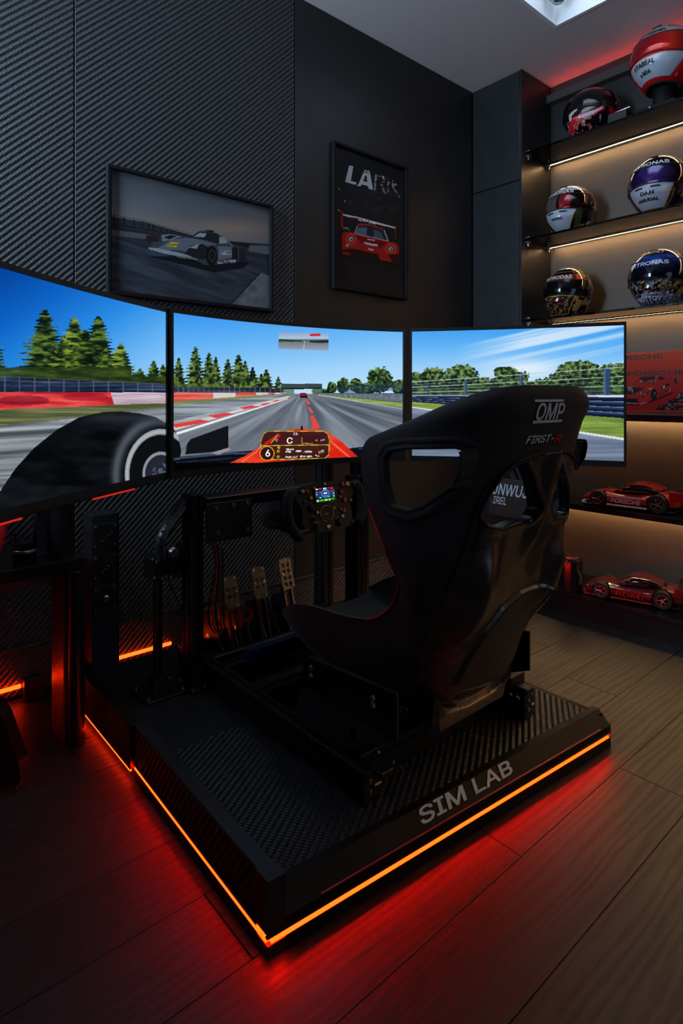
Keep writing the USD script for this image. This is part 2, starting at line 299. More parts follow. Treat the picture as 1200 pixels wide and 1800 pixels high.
# shelves
YS = YR - .012
def strip(label, *a, m='led_warm', group='warm light strips under the shelves'):
    return obj('light_strip', bx(*a), m, label=label, cat='light strip', group=group)
for Z, nm in ((2.498, 'top'), (1.985, 'middle'), (1.505, 'lowest')):
    s = thing('glass_shelf', f'smoked glass shelf on clamps, {nm} of the three', 'shelf', (XC, YS, Z), group='smoked glass shelves')
    obj('pane', bx(3.125, XS - .012, Y0, YS - .004, Z, Z + .012, .001), 'smoked_glass', s)
    obj('rear_rail', bx(XS - .012, XS, Y0, YS, Z - .002, Z + .014), 'black_satin', s)
    for x in (3.15, 3.38):
        cp = obj('clamp', bx(x - .012, x + .012, YS - .028, YS, Z + .013, Z + .024, .003), 'steel', s); obj('clamp', bx(x - .012, x + .012, YS - .028, YS, Z - .014, Z - .001, .003), 'steel', s)
        obj('screw', rod((x, YS - .015, Z - .03), (x, YS - .015, Z - .014), .006), 'steel', cp); obj('screw', bolt((x, YS - .015, Z + .024), (0, 0, 1), .006), 'steel', cp)
    obj('light_lip', bx(XS - .060, XS - .056, Y0, YS - .002, Z - .0068, Z - .0005), 'black_satin', s)
    strip(f'warm white light strip under the {nm} glass shelf', XS - .050, XS - .042, Y0, YS - .002, Z - .0048, Z - .0008)
ld = thing('display_ledge', 'black ledge below the glass shelves carrying the red print', 'shelf', (3.0, YS, .95))
obj('board', bx(2.96, XS, Y0, YS, .945, .972, .003), 'cabinet_black', ld)
obj('light_lip', bx(2.990, 2.994, Y0, YS, .937, .945), 'black_satin', ld)
strip('warm white light strip under the black display ledge', 3.008, 3.016, Y0, YS, .939, .9448)
ls = thing('model_shelf', 'thin black shelf carrying the red model racing car', 'shelf', (2.92, YS, .51))
obj('board', bx(2.80, 3.055, Y0, YS, .497, .525, .003), 'black_gloss', ls)
obj('light_lip', bx(2.990, 2.994, Y0, YS, .489, .497), 'black_satin', ls)
strip('warm white light strip under the thin model car shelf', 3.008, 3.016, Y0, YS, .491, .4968)
pt = thing('plinth', 'low glossy black plinth along the floor below the shelves', 'plinth', (2.7, YS, 0))
obj('top_board', bx(2.70, 3.055, Y0, 1.9, .094, .112, .002), 'black_gloss', pt)
obj('front_panel', bx(2.712, 2.73, Y0, 1.9, 0, .094), 'black_gloss', pt)
obj('end_panel', bx(2.73, 3.055, 1.88, 1.9, 0, .094), 'black_gloss', pt)
# ------------------------------------------------------------------ pictures: colours laid on fine sheets
class Canvas:
    """Colours (sRGB 0..255) at points given in the picture's own flat coordinates."""
    def __init__(s, x, y): s.x, s.y = np.asarray(x, float), np.asarray(y, float); s.c = np.zeros((len(s.x), 3))
    def fill(s, shape, col, alpha=1.0):
        g = Polygon(shape) if not hasattr(shape, 'geom_type') else shape
        if not g.is_valid: g = g.buffer(0)
        a, b, c, d = g.bounds; i = np.nonzero((s.x >= a) & (s.x <= c) & (s.y >= b) & (s.y <= d))[0]
        if not len(i): return
        shapely.prepare(g); i = i[shapely.contains_xy(g, s.x[i], s.y[i])]
        col = np.asarray(col, float); al = alpha if np.ndim(alpha) == 0 else np.asarray(alpha)[i][:, None]
        s.c[i] = s.c[i] * (1 - al) + (col[i] if col.ndim == 2 else col) * al
    def mask(s, m, col, alpha=1.0):
        m = np.clip(np.asarray(m, float), 0, 1)[:, None] * alpha; s.c = s.c * (1 - m) + np.asarray(col, float) * m
    def line(s, pts, w, col, alpha=1.0): s.fill(LineString(pts).buffer(w / 2, cap_style=2), col, alpha)
    def n(s, sx, sy, seed=0, oct=4): return meshkit.fbm(np.c_[s.x / sx, s.y / sy, np.zeros(len(s.x))], oct, seed)
def ramp(t, stops):
    p = np.array([a for a, _ in stops]); c = np.array([b for _, b in stops], float)
    return np.stack([np.interp(t, p, c[:, k]) for k in range(3)], 1)
def conifer(C, x, top, bot, w, seed, a=(22, 44, 22), b=(98, 130, 52), blur=4.):
    t = np.clip((C.y - top) / (bot - top), 0, 1.2); n = C.n(blur, 3., seed, 3); n2 = C.n(blur * 1.2, 4., seed + 9, 4)
    half = w * (.08 + .92 * t ** .85) * (.75 + 1.0 * n) * (.9 + .22 * np.sin(C.y * 1.1 + seed) * (t < .9))
    C.mask((np.abs(C.x - x) < half) & (C.y > top) & (C.y < bot), ramp(np.clip((n2 - .28) * 2.4 + (x - C.x) / w * .18, 0, 1), [(0, (8, 18, 14)), (.45, a), (1, b)]), .97)
def bush(C, x, y, rx, ry, seed, a=(28, 52, 26), b=(110, 140, 62), sc=5.):
    n = C.n(sc, sc * .8, seed, 4); n2 = C.n(sc * .7, sc * .6, seed + 5, 4)
    d = ((C.x - x) / rx) ** 2 + ((C.y - y) / ry) ** 2
    C.mask(d < .45 + 1.1 * n, ramp(np.clip((n2 - .3) * 2.3 - (C.y - y) / ry * .25, 0, 1), [(0, (10, 22, 16)), (.5, a), (1, b)]), .97)

def scene_ground(C):
    """Everything below the sky, in one continuous view across the three screens."""
    x, y = C.x, C.y; st = C.n(160, 3.2, 3, 4); st2 = C.n(60, 2.2, 8, 3)
    C.mask(y > 694, ramp(np.clip(.5 + (st - .5) * 1.5, 0, 1), [(0, (92, 102, 112)), (1, (160, 168, 176))]))

# ---- the three screens
ZT, ZB = 1.34, .80
def arc(A, B, sag):
    """Point at parameter 0..1 on the arc from A to B bulging by sag away from the driver."""
    A, B = np.array(A, float), np.array(B, float); ch = B - A; L = np.linalg.norm(ch); out = np.array([-ch[1], ch[0]]) / L
    R = L * L / 8 / sag + sag / 2; th = math.asin(L / 2 / R)
    def f(u):
        a = (2 * np.asarray(u, float) - 1) * th
        return (A + B) / 2 + np.outer(R * np.sin(a), ch / L) + np.outer(R * np.cos(a) - R * math.cos(th), out)
    return f, out
SCREENS = {'left': arc((-.02, 1.21), (.862, 1.905), .035), 'center': arc((.878, 1.896), (1.904, 1.791), .095), 'right': arc((1.920, 1.760), (2.392, 1.050), .02)}
def paint_left(C):
    x, y = C.x, C.y; t = np.clip((y - 462) / 200, 0, 1); s = np.clip(x / 292, 0, 1)
    C.c = ramp(t * .55 + s * .45, [(0, (3, 62, 150)), (.3, (14, 98, 196)), (.55, (40, 138, 228)), (.8, (104, 180, 244)), (1, (158, 208, 250))])
    for i, (px, top, w) in enumerate(((-14, 575, 26), (78, 545, 46), (130, 558, 40), (172, 556, 40), (112, 590, 30), (150, 580, 30), (212, 604, 30), (186, 612, 22), (246, 648, 14), (270, 634, 15), (286, 640, 12))):
        conifer(C, px, top, 675, w * .95, i + 3, (26, 44, 20) if i % 2 else (44, 66, 24), (96, 122, 40) if i % 2 else (140, 160, 52), blur=11.)
    n = C.n(30, 6, 4); C.mask((y > 640 + 12 * n + (x > 230) * 14) & (y < 680), ramp(n, [(0, (12, 22, 16)), (.6, (50, 70, 28)), (1, (90, 110, 44))]), .9)
    f0, f1 = 661 + x * .047, 689 + x * .0035
    st = C.n(90, 2.5, 21)
    C.mask((y > f0) & (y < f1 + 2), ramp(np.clip((st - .3) * 2.2, 0, 1), [(0, (10, 18, 34)), (.6, (38, 52, 82)), (1, (82, 96, 124))]), .95)
    C.mask((y > f0) & (y < f0 + 1.6), (70, 76, 84)); 
    for px in np.arange(8, 300, 26): C.mask((np.abs(x - px) < 1.4) & (y > f0) & (y < f1), (92, 104, 128), .6)
    b1 = 720 - x * .041
    red = ramp(C.n(70, 6, 2), [(.3, (168, 28, 40)), (.6, (224, 62, 62)), (.8, (236, 110, 100))]); C.mask((y > f1) & (y < b1), red)
    C.mask((np.hypot((x - 40) / 46, (y - 704) / 9) < 1), (110, 16, 40), .55); C.mask((np.hypot((x - 150) / 40, (y - 698) / 7) < 1) & (y < b1), (150, 20, 44), .5)
    C.mask((y > f1) & (y < b1) & (x > 194 + (y - 690) * .3), ramp(C.n(60, 3, 6), [(.3, (176, 150, 168)), (.7, (222, 206, 214))]))
    g1 = 748 - x * .118
    C.mask((y > b1) & (y < g1), ramp(C.n(120, 4, 7), [(.3, (70, 82, 50)), (.7, (128, 126, 84))]))
    st = C.n(190, 6, 11); sk = y + .06 * x
    C.mask(y > g1, ramp(np.clip((meshkit.fbm(np.c_[x / 240, sk / 7, 0 * x], 4, 5) - .25) * 2, 0, 1), [(0, (70, 78, 84)), (.5, (124, 132, 138)), (1, (168, 176, 184))]))
    C.mask((y > g1) & (y < g1 + 3), (84, 90, 80), .7)
def tyre(C):
    x, y = C.x, C.y
    P = [(-40, 900), (0, 863), (27, 823), (60, 787), (100, 755), (140, 733), (180, 724.3), (213, 723), (247, 727), (273, 733), (290, 743), (303, 750), (313, 767), (318, 790), (317, 806), (300, 845), (200, 880), (0, 920)]
    C.fill(P, ramp(C.n(60, 16, 31), [(.3, (5, 7, 10)), (.7, (20, 23, 28))]))
    g = np.exp(-((np.hypot((x - 282) / 74, (y - 836) / 92) - 1.06) / .11) ** 2); C.fill(P, (96, 104, 116), np.clip(g * .75, 0, 1) * (x > 180))
    top = np.exp(-((y - 735) / 9) ** 2) * np.clip((x - 120) / 60, 0, 1); C.fill(P, (44, 50, 58), np.clip(top, 0, 1) * .7)
    d = np.hypot((x - 283) / 64, (y - 834) / 80)
    C.fill(P, (14, 15, 18), (d < 1) * 1.); C.fill(P, ramp(np.clip((d - .86) / .14, 0, 1), [(0, (120, 128, 138)), (.5, (196, 200, 206)), (1, (150, 158, 168))]), ((d > .87) & (d < 1)) * .9)
    d2 = np.hypot((x - 283) / 33, (y - 834) / 40); C.fill(P, (150, 158, 172), ((d2 > .86) & (d2 < 1)) * .9); C.fill(P, (34, 38, 48), (d2 < .86) * 1.)
    C.fill(P, (90, 100, 120), ((d2 < .5) & (C.n(6, 5, 3) > .5)) * .8)
def paint_center(C):
    x, y = C.x, C.y; t = np.clip((y - 548) / 140, 0, 1); s = np.clip((x - 300) / 412, 0, 1)
    C.c = ramp(np.clip(t * .8 + s * .2, 0, 1), [(0, (52, 146, 238)), (.35, (98, 178, 246)), (.7, (158, 210, 250)), (1, (196, 226, 250))])
    T = [(262, 690, 20), (300, 632, 14), (314, 629, 13), (343, 609, 18), (367, 620, 15), (379, 627, 12), (400, 631, 14), (419, 623, 17), (431, 634, 12), (444, 645, 13), (459, 657, 10), (468, 649, 13), (489, 662, 9)]
    for i, (px, top, w) in enumerate(T): conifer(C, px, top, 692, w * 1.05, 40 + i, (30, 50, 26), (112, 134, 54), 4.)
    n = C.n(14, 7, 14); C.mask((y > 664 + 14 * n + (x - 300) * .085) & (y < 692) & (x < 500), ramp(C.n(7, 6, 15), [(.25, (14, 26, 18)), (.5, (58, 78, 34)), (.8, (120, 140, 58))]), .95)
    for i, (px, py, rx, ry) in enumerate(((583, 682, 8, 11), (603, 678, 11, 13), (626, 678, 12, 13), (668, 668, 23, 22), (645, 684, 20, 10), (705, 680, 18, 14), (565, 688, 18, 5))): bush(C, px, py, rx, ry, 60 + i)
    C.mask((y > 674.5) & (y < 681.5) & (x > 494) & (x < 566), (58, 74, 74)); C.mask((y > 681.5) & (y < 684) & (x > 494) & (x < 566), (24, 32, 36))
    C.mask((y > 684) & (y < 693) & (x > 497) & (x < 566) & (np.abs(x - 533) > 16), (88, 116, 92), .8)
    C.mask((y > 679 + (x - 300) * .02) & (y < 691.5) & (x < 496), ramp(C.n(50, 3, 16), [(.3, (20, 28, 44)), (.7, (70, 84, 112))]), .92)
    for px in np.arange(304, 496, 9): C.mask((np.abs(x - px) < .8) & (y > 680) & (y < 690), (120, 132, 150), .5)
    # right barrier
    bt = 690 - (x - 560) * .055; C.mask((y > bt - 10) & (y < bt + 4) & (x > 600), (46, 72, 92), .45)
    C.mask((y > 690.5 + (x - 560) * .006) & (y < 692 + (x - 560) * .1) & (x > 556), ramp(C.n(80, 2.4, 17), [(.3, (18, 26, 44)), (.75, (66, 80, 110))]), .97)
    for k in range(4): C.line([(560, 691.5), (713, 694 + k * 3.4)], .8, (118, 132, 156), .7)
    # verge, track
    hz = 692.5
    gl = C.n(120, 3, 19)
    C.mask((y > hz) & (y > 690 + np.abs(x - 533) * 0), ramp(np.clip((meshkit.fbm(np.c_[(x - 533) / np.maximum(y - 690, 2) * 1.9, np.log(np.maximum(y - 690, 1.5)) * .6, 0 * x], 4, 5) - .3) * 2.4, 0, 1), [(0, (76, 84, 96)), (.5, (104, 112, 124)), (1, (140, 148, 160))]))
    C.fill([(533, 692.5), (300, 700), (300, 722), (500, 694.5)], ramp(gl, [(.3, (112, 124, 84)), (.7, (150, 158, 112))]))
    C.fill([(300, 713.5), (420, 701.5), (520, 693.5), (300, 741)], ramp(C.n(140, 4, 20), [(.3, (96, 106, 116)), (.7, (158, 168, 178))]))
    C.fill([(300, 741), (520, 693.5), (300, 757)], ramp(C.n(140, 4, 23), [(.3, (132, 142, 152)), (.7, (186, 194, 204))]))
    # red and white barrier on the left
    y0b, y1b = 690.2 + 0 * x, 706 - (x - 303) * .076
    C.mask((y > y0b) & (y < y1b) & (x < 505), (216, 200, 202))
    for a, b in ((296, 375), (414, 450), (472, 484)): C.mask((y > y0b) & (y < y1b) & (x > a) & (x < b), ramp(C.n(40, 4, 22), [(.3, (206, 74, 66)), (.7, (236, 118, 100))]))
    # kerb
    C.fill([(303, 751), (505, 696), (512, 697.5), (305, 757)], (206, 204, 204))
    for a in ([(302, 746), (351, 737.4), (372, 740.7), (308, 752)], [(364, 730.6), (396, 725.7), (413, 726.9), (381, 735.5)], [(420, 716.7), (441, 713), (458, 714.5), (430, 719.7)], [(456, 710.7), (471, 708), (479, 709.2), (464, 713)], [(478, 705), (488, 702.8), (493, 703.6), (484, 706.3)]):
        C.fill(a, (222, 62, 58))
    C.fill([(300, 763), (505, 700.3), (507, 701.2), (300, 768)], (232, 236, 240))
    C.fill([(300, 769), (508, 700.5), (300, 790)], (104, 112, 124), .5)
    # right verge
    C.fill([(565, 694), (713, 709), (713, 717), (580, 698)], ramp(C.n(60, 3, 24), [(.3, (118, 150, 66)), (.7, (158, 184, 92))]))
    C.line([(560, 694), (713, 720)], 1.2, (190, 198, 204))
    for a, b in (((538, 702), (543, 710)), ((542.5, 715.5), (549, 726)),): C.fill([(a[0] - 1.5, a[1]), (a[0] + 2, a[1]), (b[0] + 2.5, b[1]), (b[0] - 2.5, b[1])], (226, 84, 76))
    C.fill([(546, 730.5), (551.5, 730.5), (563, 753), (550, 754)], (230, 70, 62))
    # far car
    C.fill([(526, 696), (528, 690.5), (537, 690.5), (541, 694), (541, 698.5), (527, 698.5)], (150, 26, 34)); C.fill([(527, 696), (541, 696), (541, 699), (527, 699)], (26, 20, 26)); C.fill([(529, 691), (537, 691), (538, 693.5), (528.5, 693.5)], (60, 50, 70))
    # mirror view
    C.fill([(490, 581.5), (577.5, 587), (577.5, 616), (489.5, 613)], ramp(np.clip((y - 582) / 32, 0, 1), [(0, (122, 160, 206)), (.4, (176, 196, 220)), (.52, (60, 84, 80)), (.56, (104, 116, 130)), (1, (150, 158, 170))]))
    C.fill([(490, 596), (530, 598.5), (530, 601), (490, 600)], (34, 56, 50)); C.fill([(543, 599), (577, 597.5), (577, 603), (545, 602)], (30, 50, 46))
    C.fill([(544, 587), (562, 586), (564, 590.5), (545, 591)], (206, 40, 44)); C.line([(535.5, 600), (533, 616)], .9, (224, 214, 170)); C.line([(490, 604), (528, 601)], 1, (120, 150, 90))
    # own car: mirror, bodywork, nose
    tyre(C)
    C.fill([(300, 845), (300, 806), (330, 801), (400, 795), (470, 791), (600, 790), (640, 785), (713, 781), (713, 845)], (10, 14, 24))
    C.line([(300, 808), (345, 802), (405, 797), (440, 797)], 3.2, (70, 84, 110), .8); C.line([(310, 813), (440, 803)], 1.6, (36, 46, 66))
    C.line([(630, 789), (713, 782)], 2.2, (60, 70, 92), .8)
    C.fill([(325, 799), (327, 781), (334, 772), (396, 748.5), (401, 748), (401, 788), (372, 795)], (16, 19, 24)); C.line([(326, 797), (328, 781), (335, 771.5), (401, 747.6)], 1, (86, 96, 112))
    C.fill([(370, 797), (400, 787), (406, 790), (384, 800)], (170, 160, 170), .7)
    C.fill([(404, 813.5), (430, 802), (456, 786), (464, 762), (530, 753), (572, 757), (600, 776), (632, 806), (632, 813)], ramp(C.n(40, 20, 25), [(.3, (216, 34, 20)), (.7, (244, 72, 40))]))
    C.line([(424, 812), (450, 795), (459, 784)], 1.2, (250, 150, 120)); C.line([(580, 775), (606, 797), (617, 805)], 2.4, (250, 130, 104), .8); C.line([(578, 780), (600, 800)], 1., (180, 20, 14))
    C.fill([(528, 756), (529, 749), (531.5, 747.5), (533, 756)], (20, 22, 26))
    # read-out
    hud = Polygon([(459, 801), (457, 777), (462, 762), (470, 757), (570, 757), (577, 762), (580, 772), (579, 800), (571, 807), (466, 809)])
    C.fill(hud, (30, 22, 24), .82); C.fill(hud.buffer(-.4).difference(hud.buffer(-1.7)), (206, 176, 60)); C.line([(458, 783.5), (578, 782)], 1.3, (206, 176, 60))
    C.fill([(462, 780), (490, 762), (494, 766), (470, 782)], (190, 30, 26)); C.line([(488, 763), (476, 780)], 1.6, (190, 170, 60))
    C.fill([(531, 767), (570, 764), (570, 779), (531, 780)], (62, 20, 26), .9); C.line([(531, 769), (530.5, 779.5), (550, 779.5)], 1.0, (200, 180, 90))
    c0 = Point(469.3, 797); C.fill(c0.buffer(13.2), (236, 150, 40)); C.fill(c0.buffer(11.6), (46, 20, 18))
    for i, (a, b, w) in enumerate(((502, 790, 14), (502, 794, 9), (520, 793, 9), (534, 794, 14), (500, 803, 24), (527, 802.5, 22), (553, 801, 4), (558, 801, 3))): C.mask((y > b - 1.4) & (y < b + 1.6) & (x > a) & (x < a + w) & (C.n(1.8, 2.0, 70 + i, 2) > .42), (222, 220, 214))
    for a, b, col in ((490, 786.5, (220, 200, 60)), (489, 793, (230, 190, 60)), (489, 803, (190, 190, 90)), (486, 774, (170, 150, 180)), (562, 795, (220, 170, 60)), (567, 793, (220, 220, 220))): C.fill(Point(a, b).buffer(2.4, 4), col); C.fill(Point(a, b).buffer(1.2, 4), (40, 24, 24))
    for a in ((556, 774), (565, 774), (569, 773)): C.fill(Point(*a).buffer(1.6, 4), (170, 150, 160))
    C.mask(y > 813.5, (4, 4, 6))
def paint_right(C):
    x, y = C.x, C.y; s = np.clip((x - 720) / 376, 0, 1); t = np.clip((y - 572) / 110, 0, 1)
    C.c = ramp(np.clip(t, 0, 1), [(0, (62, 156, 240)), (.35, (100, 180, 246)), (.7, (158, 208, 250)), (1, (206, 228, 246))])
    cl = meshkit.fbm(np.c_[(x - 720 + (y - 580) * 4.2) / 110, (y + .21 * (x - 720)) / 15, 0 * x], 5, 77)
    C.mask(np.clip((cl - .5) * 3.2, 0, .75) * np.clip((x - 800) / 120, 0, 1) * np.clip((668 - y) / 30, 0, 1), (240, 246, 252))
    C.mask(np.exp(-((x - 925) / 60) ** 2 - ((y - 648) / 16) ** 2) * .9, (244, 248, 252), .8)
    for i, (px, py, rx, ry) in enumerate(((730, 678, 15, 22), (762, 672, 26, 26), (812, 668, 32, 28), (850, 682, 30, 18), (898, 672, 34, 24), (888, 655, 22, 12), (940, 684, 40, 14), (1010, 668, 44, 20), (1020, 650, 40, 16), (1078, 668, 36, 28), (970, 680, 40, 16), (1098, 650, 16, 12))):
        bush(C, px, py, rx, ry, 80 + i, (40, 64, 34), (118, 146, 78), 6.)
    n = C.n(9, 7, 91); C.mask((y > 676) & (y < 700), ramp(n, [(.3, (20, 34, 28)), (.6, (54, 80, 46)), (.8, (96, 124, 70))]), .9)
    # catch fence
    for k in range(7):
        a, b = 672 + k * 4.5, 645 + k * 8.2
        C.line([(720, a), (900, (a + b) / 2 + 1), (1100, b)], 1.5 if k % 2 == 0 else .9, (186, 204, 216), .75 if k % 2 == 0 else .45)
    for px, h0, w in ((752, 672, 2.4), (819, 668, 4), (917, 660, 6), (1067, 648, 12)): C.fill([(px - w / 2, h0), (px + w / 2, h0), (px + w / 2, 698), (px - w / 2, 698)], (44, 70, 110), .92); C.fill([(px - w / 2, h0), (px - w / 4, h0), (px - w / 4, 698), (px - w / 2, 698)], (86, 112, 150), .8)
    # guard rail
    gt, gb = 695 + (x - 720) * .002, 706 + (x - 720) * .078
    v = (y - gt) / np.maximum(gb - gt, 1)
    C.mask((v > 0) & (v < 1), ramp((v * 4.0) % 1, [(0, (126, 148, 190)), (.16, (52, 74, 116)), (.55, (22, 32, 56)), (1, (12, 18, 34))]))
    C.mask((v > -.02) & (v < .06), (206, 216, 232))
    g1, g2 = gb, 714 + (x - 720) * .148
    C.mask((y >= g1) & (y < g2), ramp(C.n(70, 3, 92), [(.3, (98, 128, 54)), (.7, (146, 168, 80))]))
    C.mask((y >= g2), ramp(C.n(150, 5, 93), [(.3, (98, 112, 136)), (.7, (130, 142, 164))])); C.mask((y >= g2) & (y < g2 + 2 + (x - 720) * .006), (220, 224, 228))
GLYPHS = {'center': [('6', 11.5, 466.2, 802.5, 1.0), ('C', 10, 503.5, 779.6, 1.15), ('11:', 4.2, 515, 764.6, 1.)]}
for nm, (f, out) in SCREENS.items():
    lab = {'left': 'curved monitor showing conifers, a red barrier and a racing tyre', 'center': 'curved centre monitor showing the straight track and the red car nose', 'right': 'curved monitor showing a catch fence, guard rail and grass verge'}[nm]
    c2 = f([.5])[0]; mo = thing('monitor', lab, 'monitor', (c2[0], c2[1], ZB - .02), group='curved racing monitors')
    o3 = np.array([*out, 0.])
    def sheet(u, v, z0=ZB, z1=ZT, d=0., m=0.):
        p = f(m + u * (1 - 2 * m)) + out * d; return np.c_[p, z0 + v * (z1 - z0)]
    nu = 560 if nm == 'left' else 420 if nm == 'center' else 400
    g, u, v = grid_mesh(lambda u, v: sheet(u, v, m=.004), nu, 270 if nm != 'left' else 330)
    px, py = proj(g.vertices); C = Canvas(px, py); {'left': paint_left, 'center': paint_center, 'right': paint_right}[nm](C)
    if nm == 'left': tyre(C)
    if g.face_normals[0] @ o3 > 0: g.invert()
    obj('screen', g, 'screen', mo, 'lit screen', paint=lin(C.c))
    back = 24
    def solid(u0, u1, z0, z1, d0, d1):
        uu = np.linspace(u0, u1, back); A = np.c_[f(uu) + out * d0, np.full(back, z0)]; B = np.c_[f(uu) + out * d1, np.full(back, z0)]
        V = np.vstack([A, B, A + [0, 0, z1 - z0], B + [0, 0, z1 - z0]]); Fc = []; n_ = back
        for i in range(n_ - 1):
            for q in ((0, 1, n_ + 1, n_), (2 * n_, 3 * n_, 3 * n_ + 1, 2 * n_ + 1), (0, 2 * n_, 2 * n_ + 1, 1), (n_, n_ + 1, 3 * n_ + 1, 3 * n_)):
                Fc += [(q[0] + i, q[1] + i, q[2] + i), (q[0] + i, q[2] + i, q[3] + i)]
        for i, s in ((0, 1), (n_ - 1, -1)): Fc += [x[::s] for x in ((i, n_ + i, 3 * n_ + i), (i, 3 * n_ + i, 2 * n_ + i))]
        m = trimesh.Trimesh(V, Fc, process=False); m.fix_normals(); return m
    obj('housing', solid(-.004, 1.004, ZB - .02, ZT + .012, .004, .04), 'black_plastic', mo)
    bw = .006
    obj('bezel', [solid(-.006, 1.006, ZT, ZT + .014, -.006, .006), solid(-.006, .004, ZB - .024, ZT + .014, -.006, .006), solid(.996, 1.006, ZB - .024, ZT + .014, -.006, .006), solid(-.006, 1.006, ZB - .024, ZB, -.006, .006)], 'black_plastic', mo)
    obj('rear_boss', xy_prism(Point(*(c2 + out * .072)).buffer(.034), ZB + .12, ZT - .12), 'black_plastic', mo)
    if nm == 'left':
        us = np.linspace(0, 1, 300); pxs, _ = proj(np.c_[f(us) + out * .04, np.full(300, ZB)])
        for a_, b_ in ((-30, 32), (160, 232)): obj('underglow', solid(np.interp(a_, pxs, us), np.interp(b_, pxs, us), ZB - .042, ZB - .036, .030, .036), 'led_red_soft', mo, 'red light line along the lower edge')
        obj('rear_fin', solid(.1, .98, ZB - .036, ZB - .02, .028, .038), 'black_plastic', mo)
    for s_, hh, gx, gy, sx in GLYPHS.get(nm, ()):
        # lettering of the read-out, laid on the screen
        us = np.linspace(0, 1, 400); pxs, _ = proj(sheet(us, us * 0)); u0 = np.interp(gx, pxs, us); q0 = sheet(np.array([u0]), np.array([0.]))[0]
        D = q0[0] * DX + q0[1] * DY; e = (f([u0 + .01])[0] - f([u0])[0]); e = np.array([*(e / np.linalg.norm(e)), 0]); q0[2] = EYE + (700 - gy) * D / F
        k_ = 1.0 / np.abs((e[0] * RX + e[1] * RY) - (gx - 600) / F * (e[0] * DX + e[1] * DY))
        obj('lettering', frame(text(s_, hh * D / F, .0006, sx=sx * k_), q0 - o3 * .002, e, (0, 0, 1), -o3), 'glyph_white', mo)
# ------------------------------------------------------------------ cockpit platform
A_, B_ = np.array([.618, .927, 0]), np.array([1.78, .825, 0]); AB = B_ - A_; LAB = np.linalg.norm(AB); ea = AB / LAB; ni = np.array([-ea[1], ea[0], 0])
YF, ZM = 2.13, .10
pf = thing('cockpit_platform', 'low black platform under the racing seat with glowing orange edge strips', 'platform', (1.2, 1.5, 0))
def along(poly, s0, s1):            # profile (inward, up) swept along the front edge
    return frame(prism(poly, s1 - s0), A_ + ea * s0, ni, (0, 0, 1), ea)
s0 = .040
A1 = A_ + ea * s0 + ni * .05; B1 = B_ + ni * .05
deck = Polygon([(A1[0], A1[1]), (B1[0] - .004, B1[1]), (1.771, YF), (.645, YF)])
obj('base', xy_prism(deck, .012, .092), 'black_satin', pf)
mat = Polygon([(.658, A1[1] - .012), (1.748, B1[1] - .012), (1.752, 1.50), (.658, 1.50)])
obj('carbon_mat', xy_prism(mat, .092, ZM), 'carbon_deck', pf, 'carbon weave deck')
obj('rear_deck', bx(.658, 1.752, 1.503, YF, .092, ZM, .001), 'black_satin', pf, 'plain black deck')
obj('deck_border', [xy_prism(Polygon([(1.749, B1[1] - .012), (1.775, B1[1] - .03), (1.775, YF), (1.753, YF)]), .06, .094)], 'black_gloss', pf)
SEC = [(.055, .012), (.004, .012), (.004, .004), (.0, .004), (0, .0285), (.008, .0285), (.008, .0425), (-.003, .0425), (-.003, .0445), (0, .046)]
LED = [(.0002, .0287), (.0068, .0372), (.0078, .0372), (.0078, .0287)]          # tilted up, under a small brow
obj('front_fascia', along(SEC + [(0, .064), (.003, .068), (.036, .1005), (.055, .1005)], s0, LAB), 'fascia_brown', pf, 'dark brown bevelled fascia')
obj('corner_brow', along([(.004, .0425), (-.003, .0425), (-.003, .0445), (0, .046), (.004, .046)], -.003, s0), 'black_satin', pf)
obj('fascia_line', along([(.0005, .0665), (-.0008, .0675), (.001, .0695), (.003, .0685)], .12, LAB - .05), 'red_vinyl_and_glow', pf, 'thin red highlight painted along the fold')  # reddish highlight on the fold, drawn as a coloured line
obj('front_light_strip', along(LED, .008, LAB - .004), 'led_edge', pf, 'glowing orange light strip')
obj('end_cap', along([(0, .0), (.016, 0), (.016, .066), (0, .066)], LAB, LAB + .004), 'black_gloss', pf)
# left side rail: a tall box from the near corner, then a smooth side plate
C0, C1 = np.array([A_[0], A_[1], 0]), np.array([.635, 1.612, 0]); LS = np.linalg.norm(C1 - C0); es_ = (C1 - C0) / LS; ns_ = np.array([es_[1], -es_[0], 0])
def beside(poly, s0, s1): return frame(prism(poly, s1 - s0), C0 + es_ * s0, ns_, (0, 0, 1), es_)
obj('side_rail', beside([(.036, .004)] + SEC[2:] + [(0, .147), (.002, .149), (.034, .149), (.036, .147)], .0385, LS), 'black_satin', pf)
obj('side_skin', beside([(-.0012, .050), (.001, .050), (.001, .147), (-.0012, .147)], .012, LS), 'carbon_side', pf, 'carbon weave side skin')
obj('corner_block', hull([(x, y, z) for z in (.047, .1495) for x, y in ((A_[0] - .001, A_[1] - .002), (A_[0] + .0385, A_[1] - .0055), (A_[0] + .0385, A_[1] + .04), (A_[0] - .0005, A_[1] + .04))]), 'black_satin', pf)
obj('corner_foot', hull([(x, y, z) for z in (.0, .0255) for x, y in ((A_[0] + .0005, A_[1] + .0005), (A_[0] + .0385, A_[1] - .0025), (A_[0] + .0385, A_[1] + .04), (A_[0] + .001, A_[1] + .04))]), 'black_satin', pf)
obj('side_light_strip', beside(LED, .008, LS), 'led_edge', pf, 'glowing orange light strip')
obj('side_plate', bx(.624, .657, 1.614, YF, .028, .150, .002), 'fascia_brown', pf, 'smooth brown side plate')
obj('plate_light_line', hull([(x, y, z) for y in (1.618, YF) for x, z in ((.6255, .022), (.6275, .0272), (.632, .0272), (.632, .022))]), 'led_wall', pf, 'thin red light line')
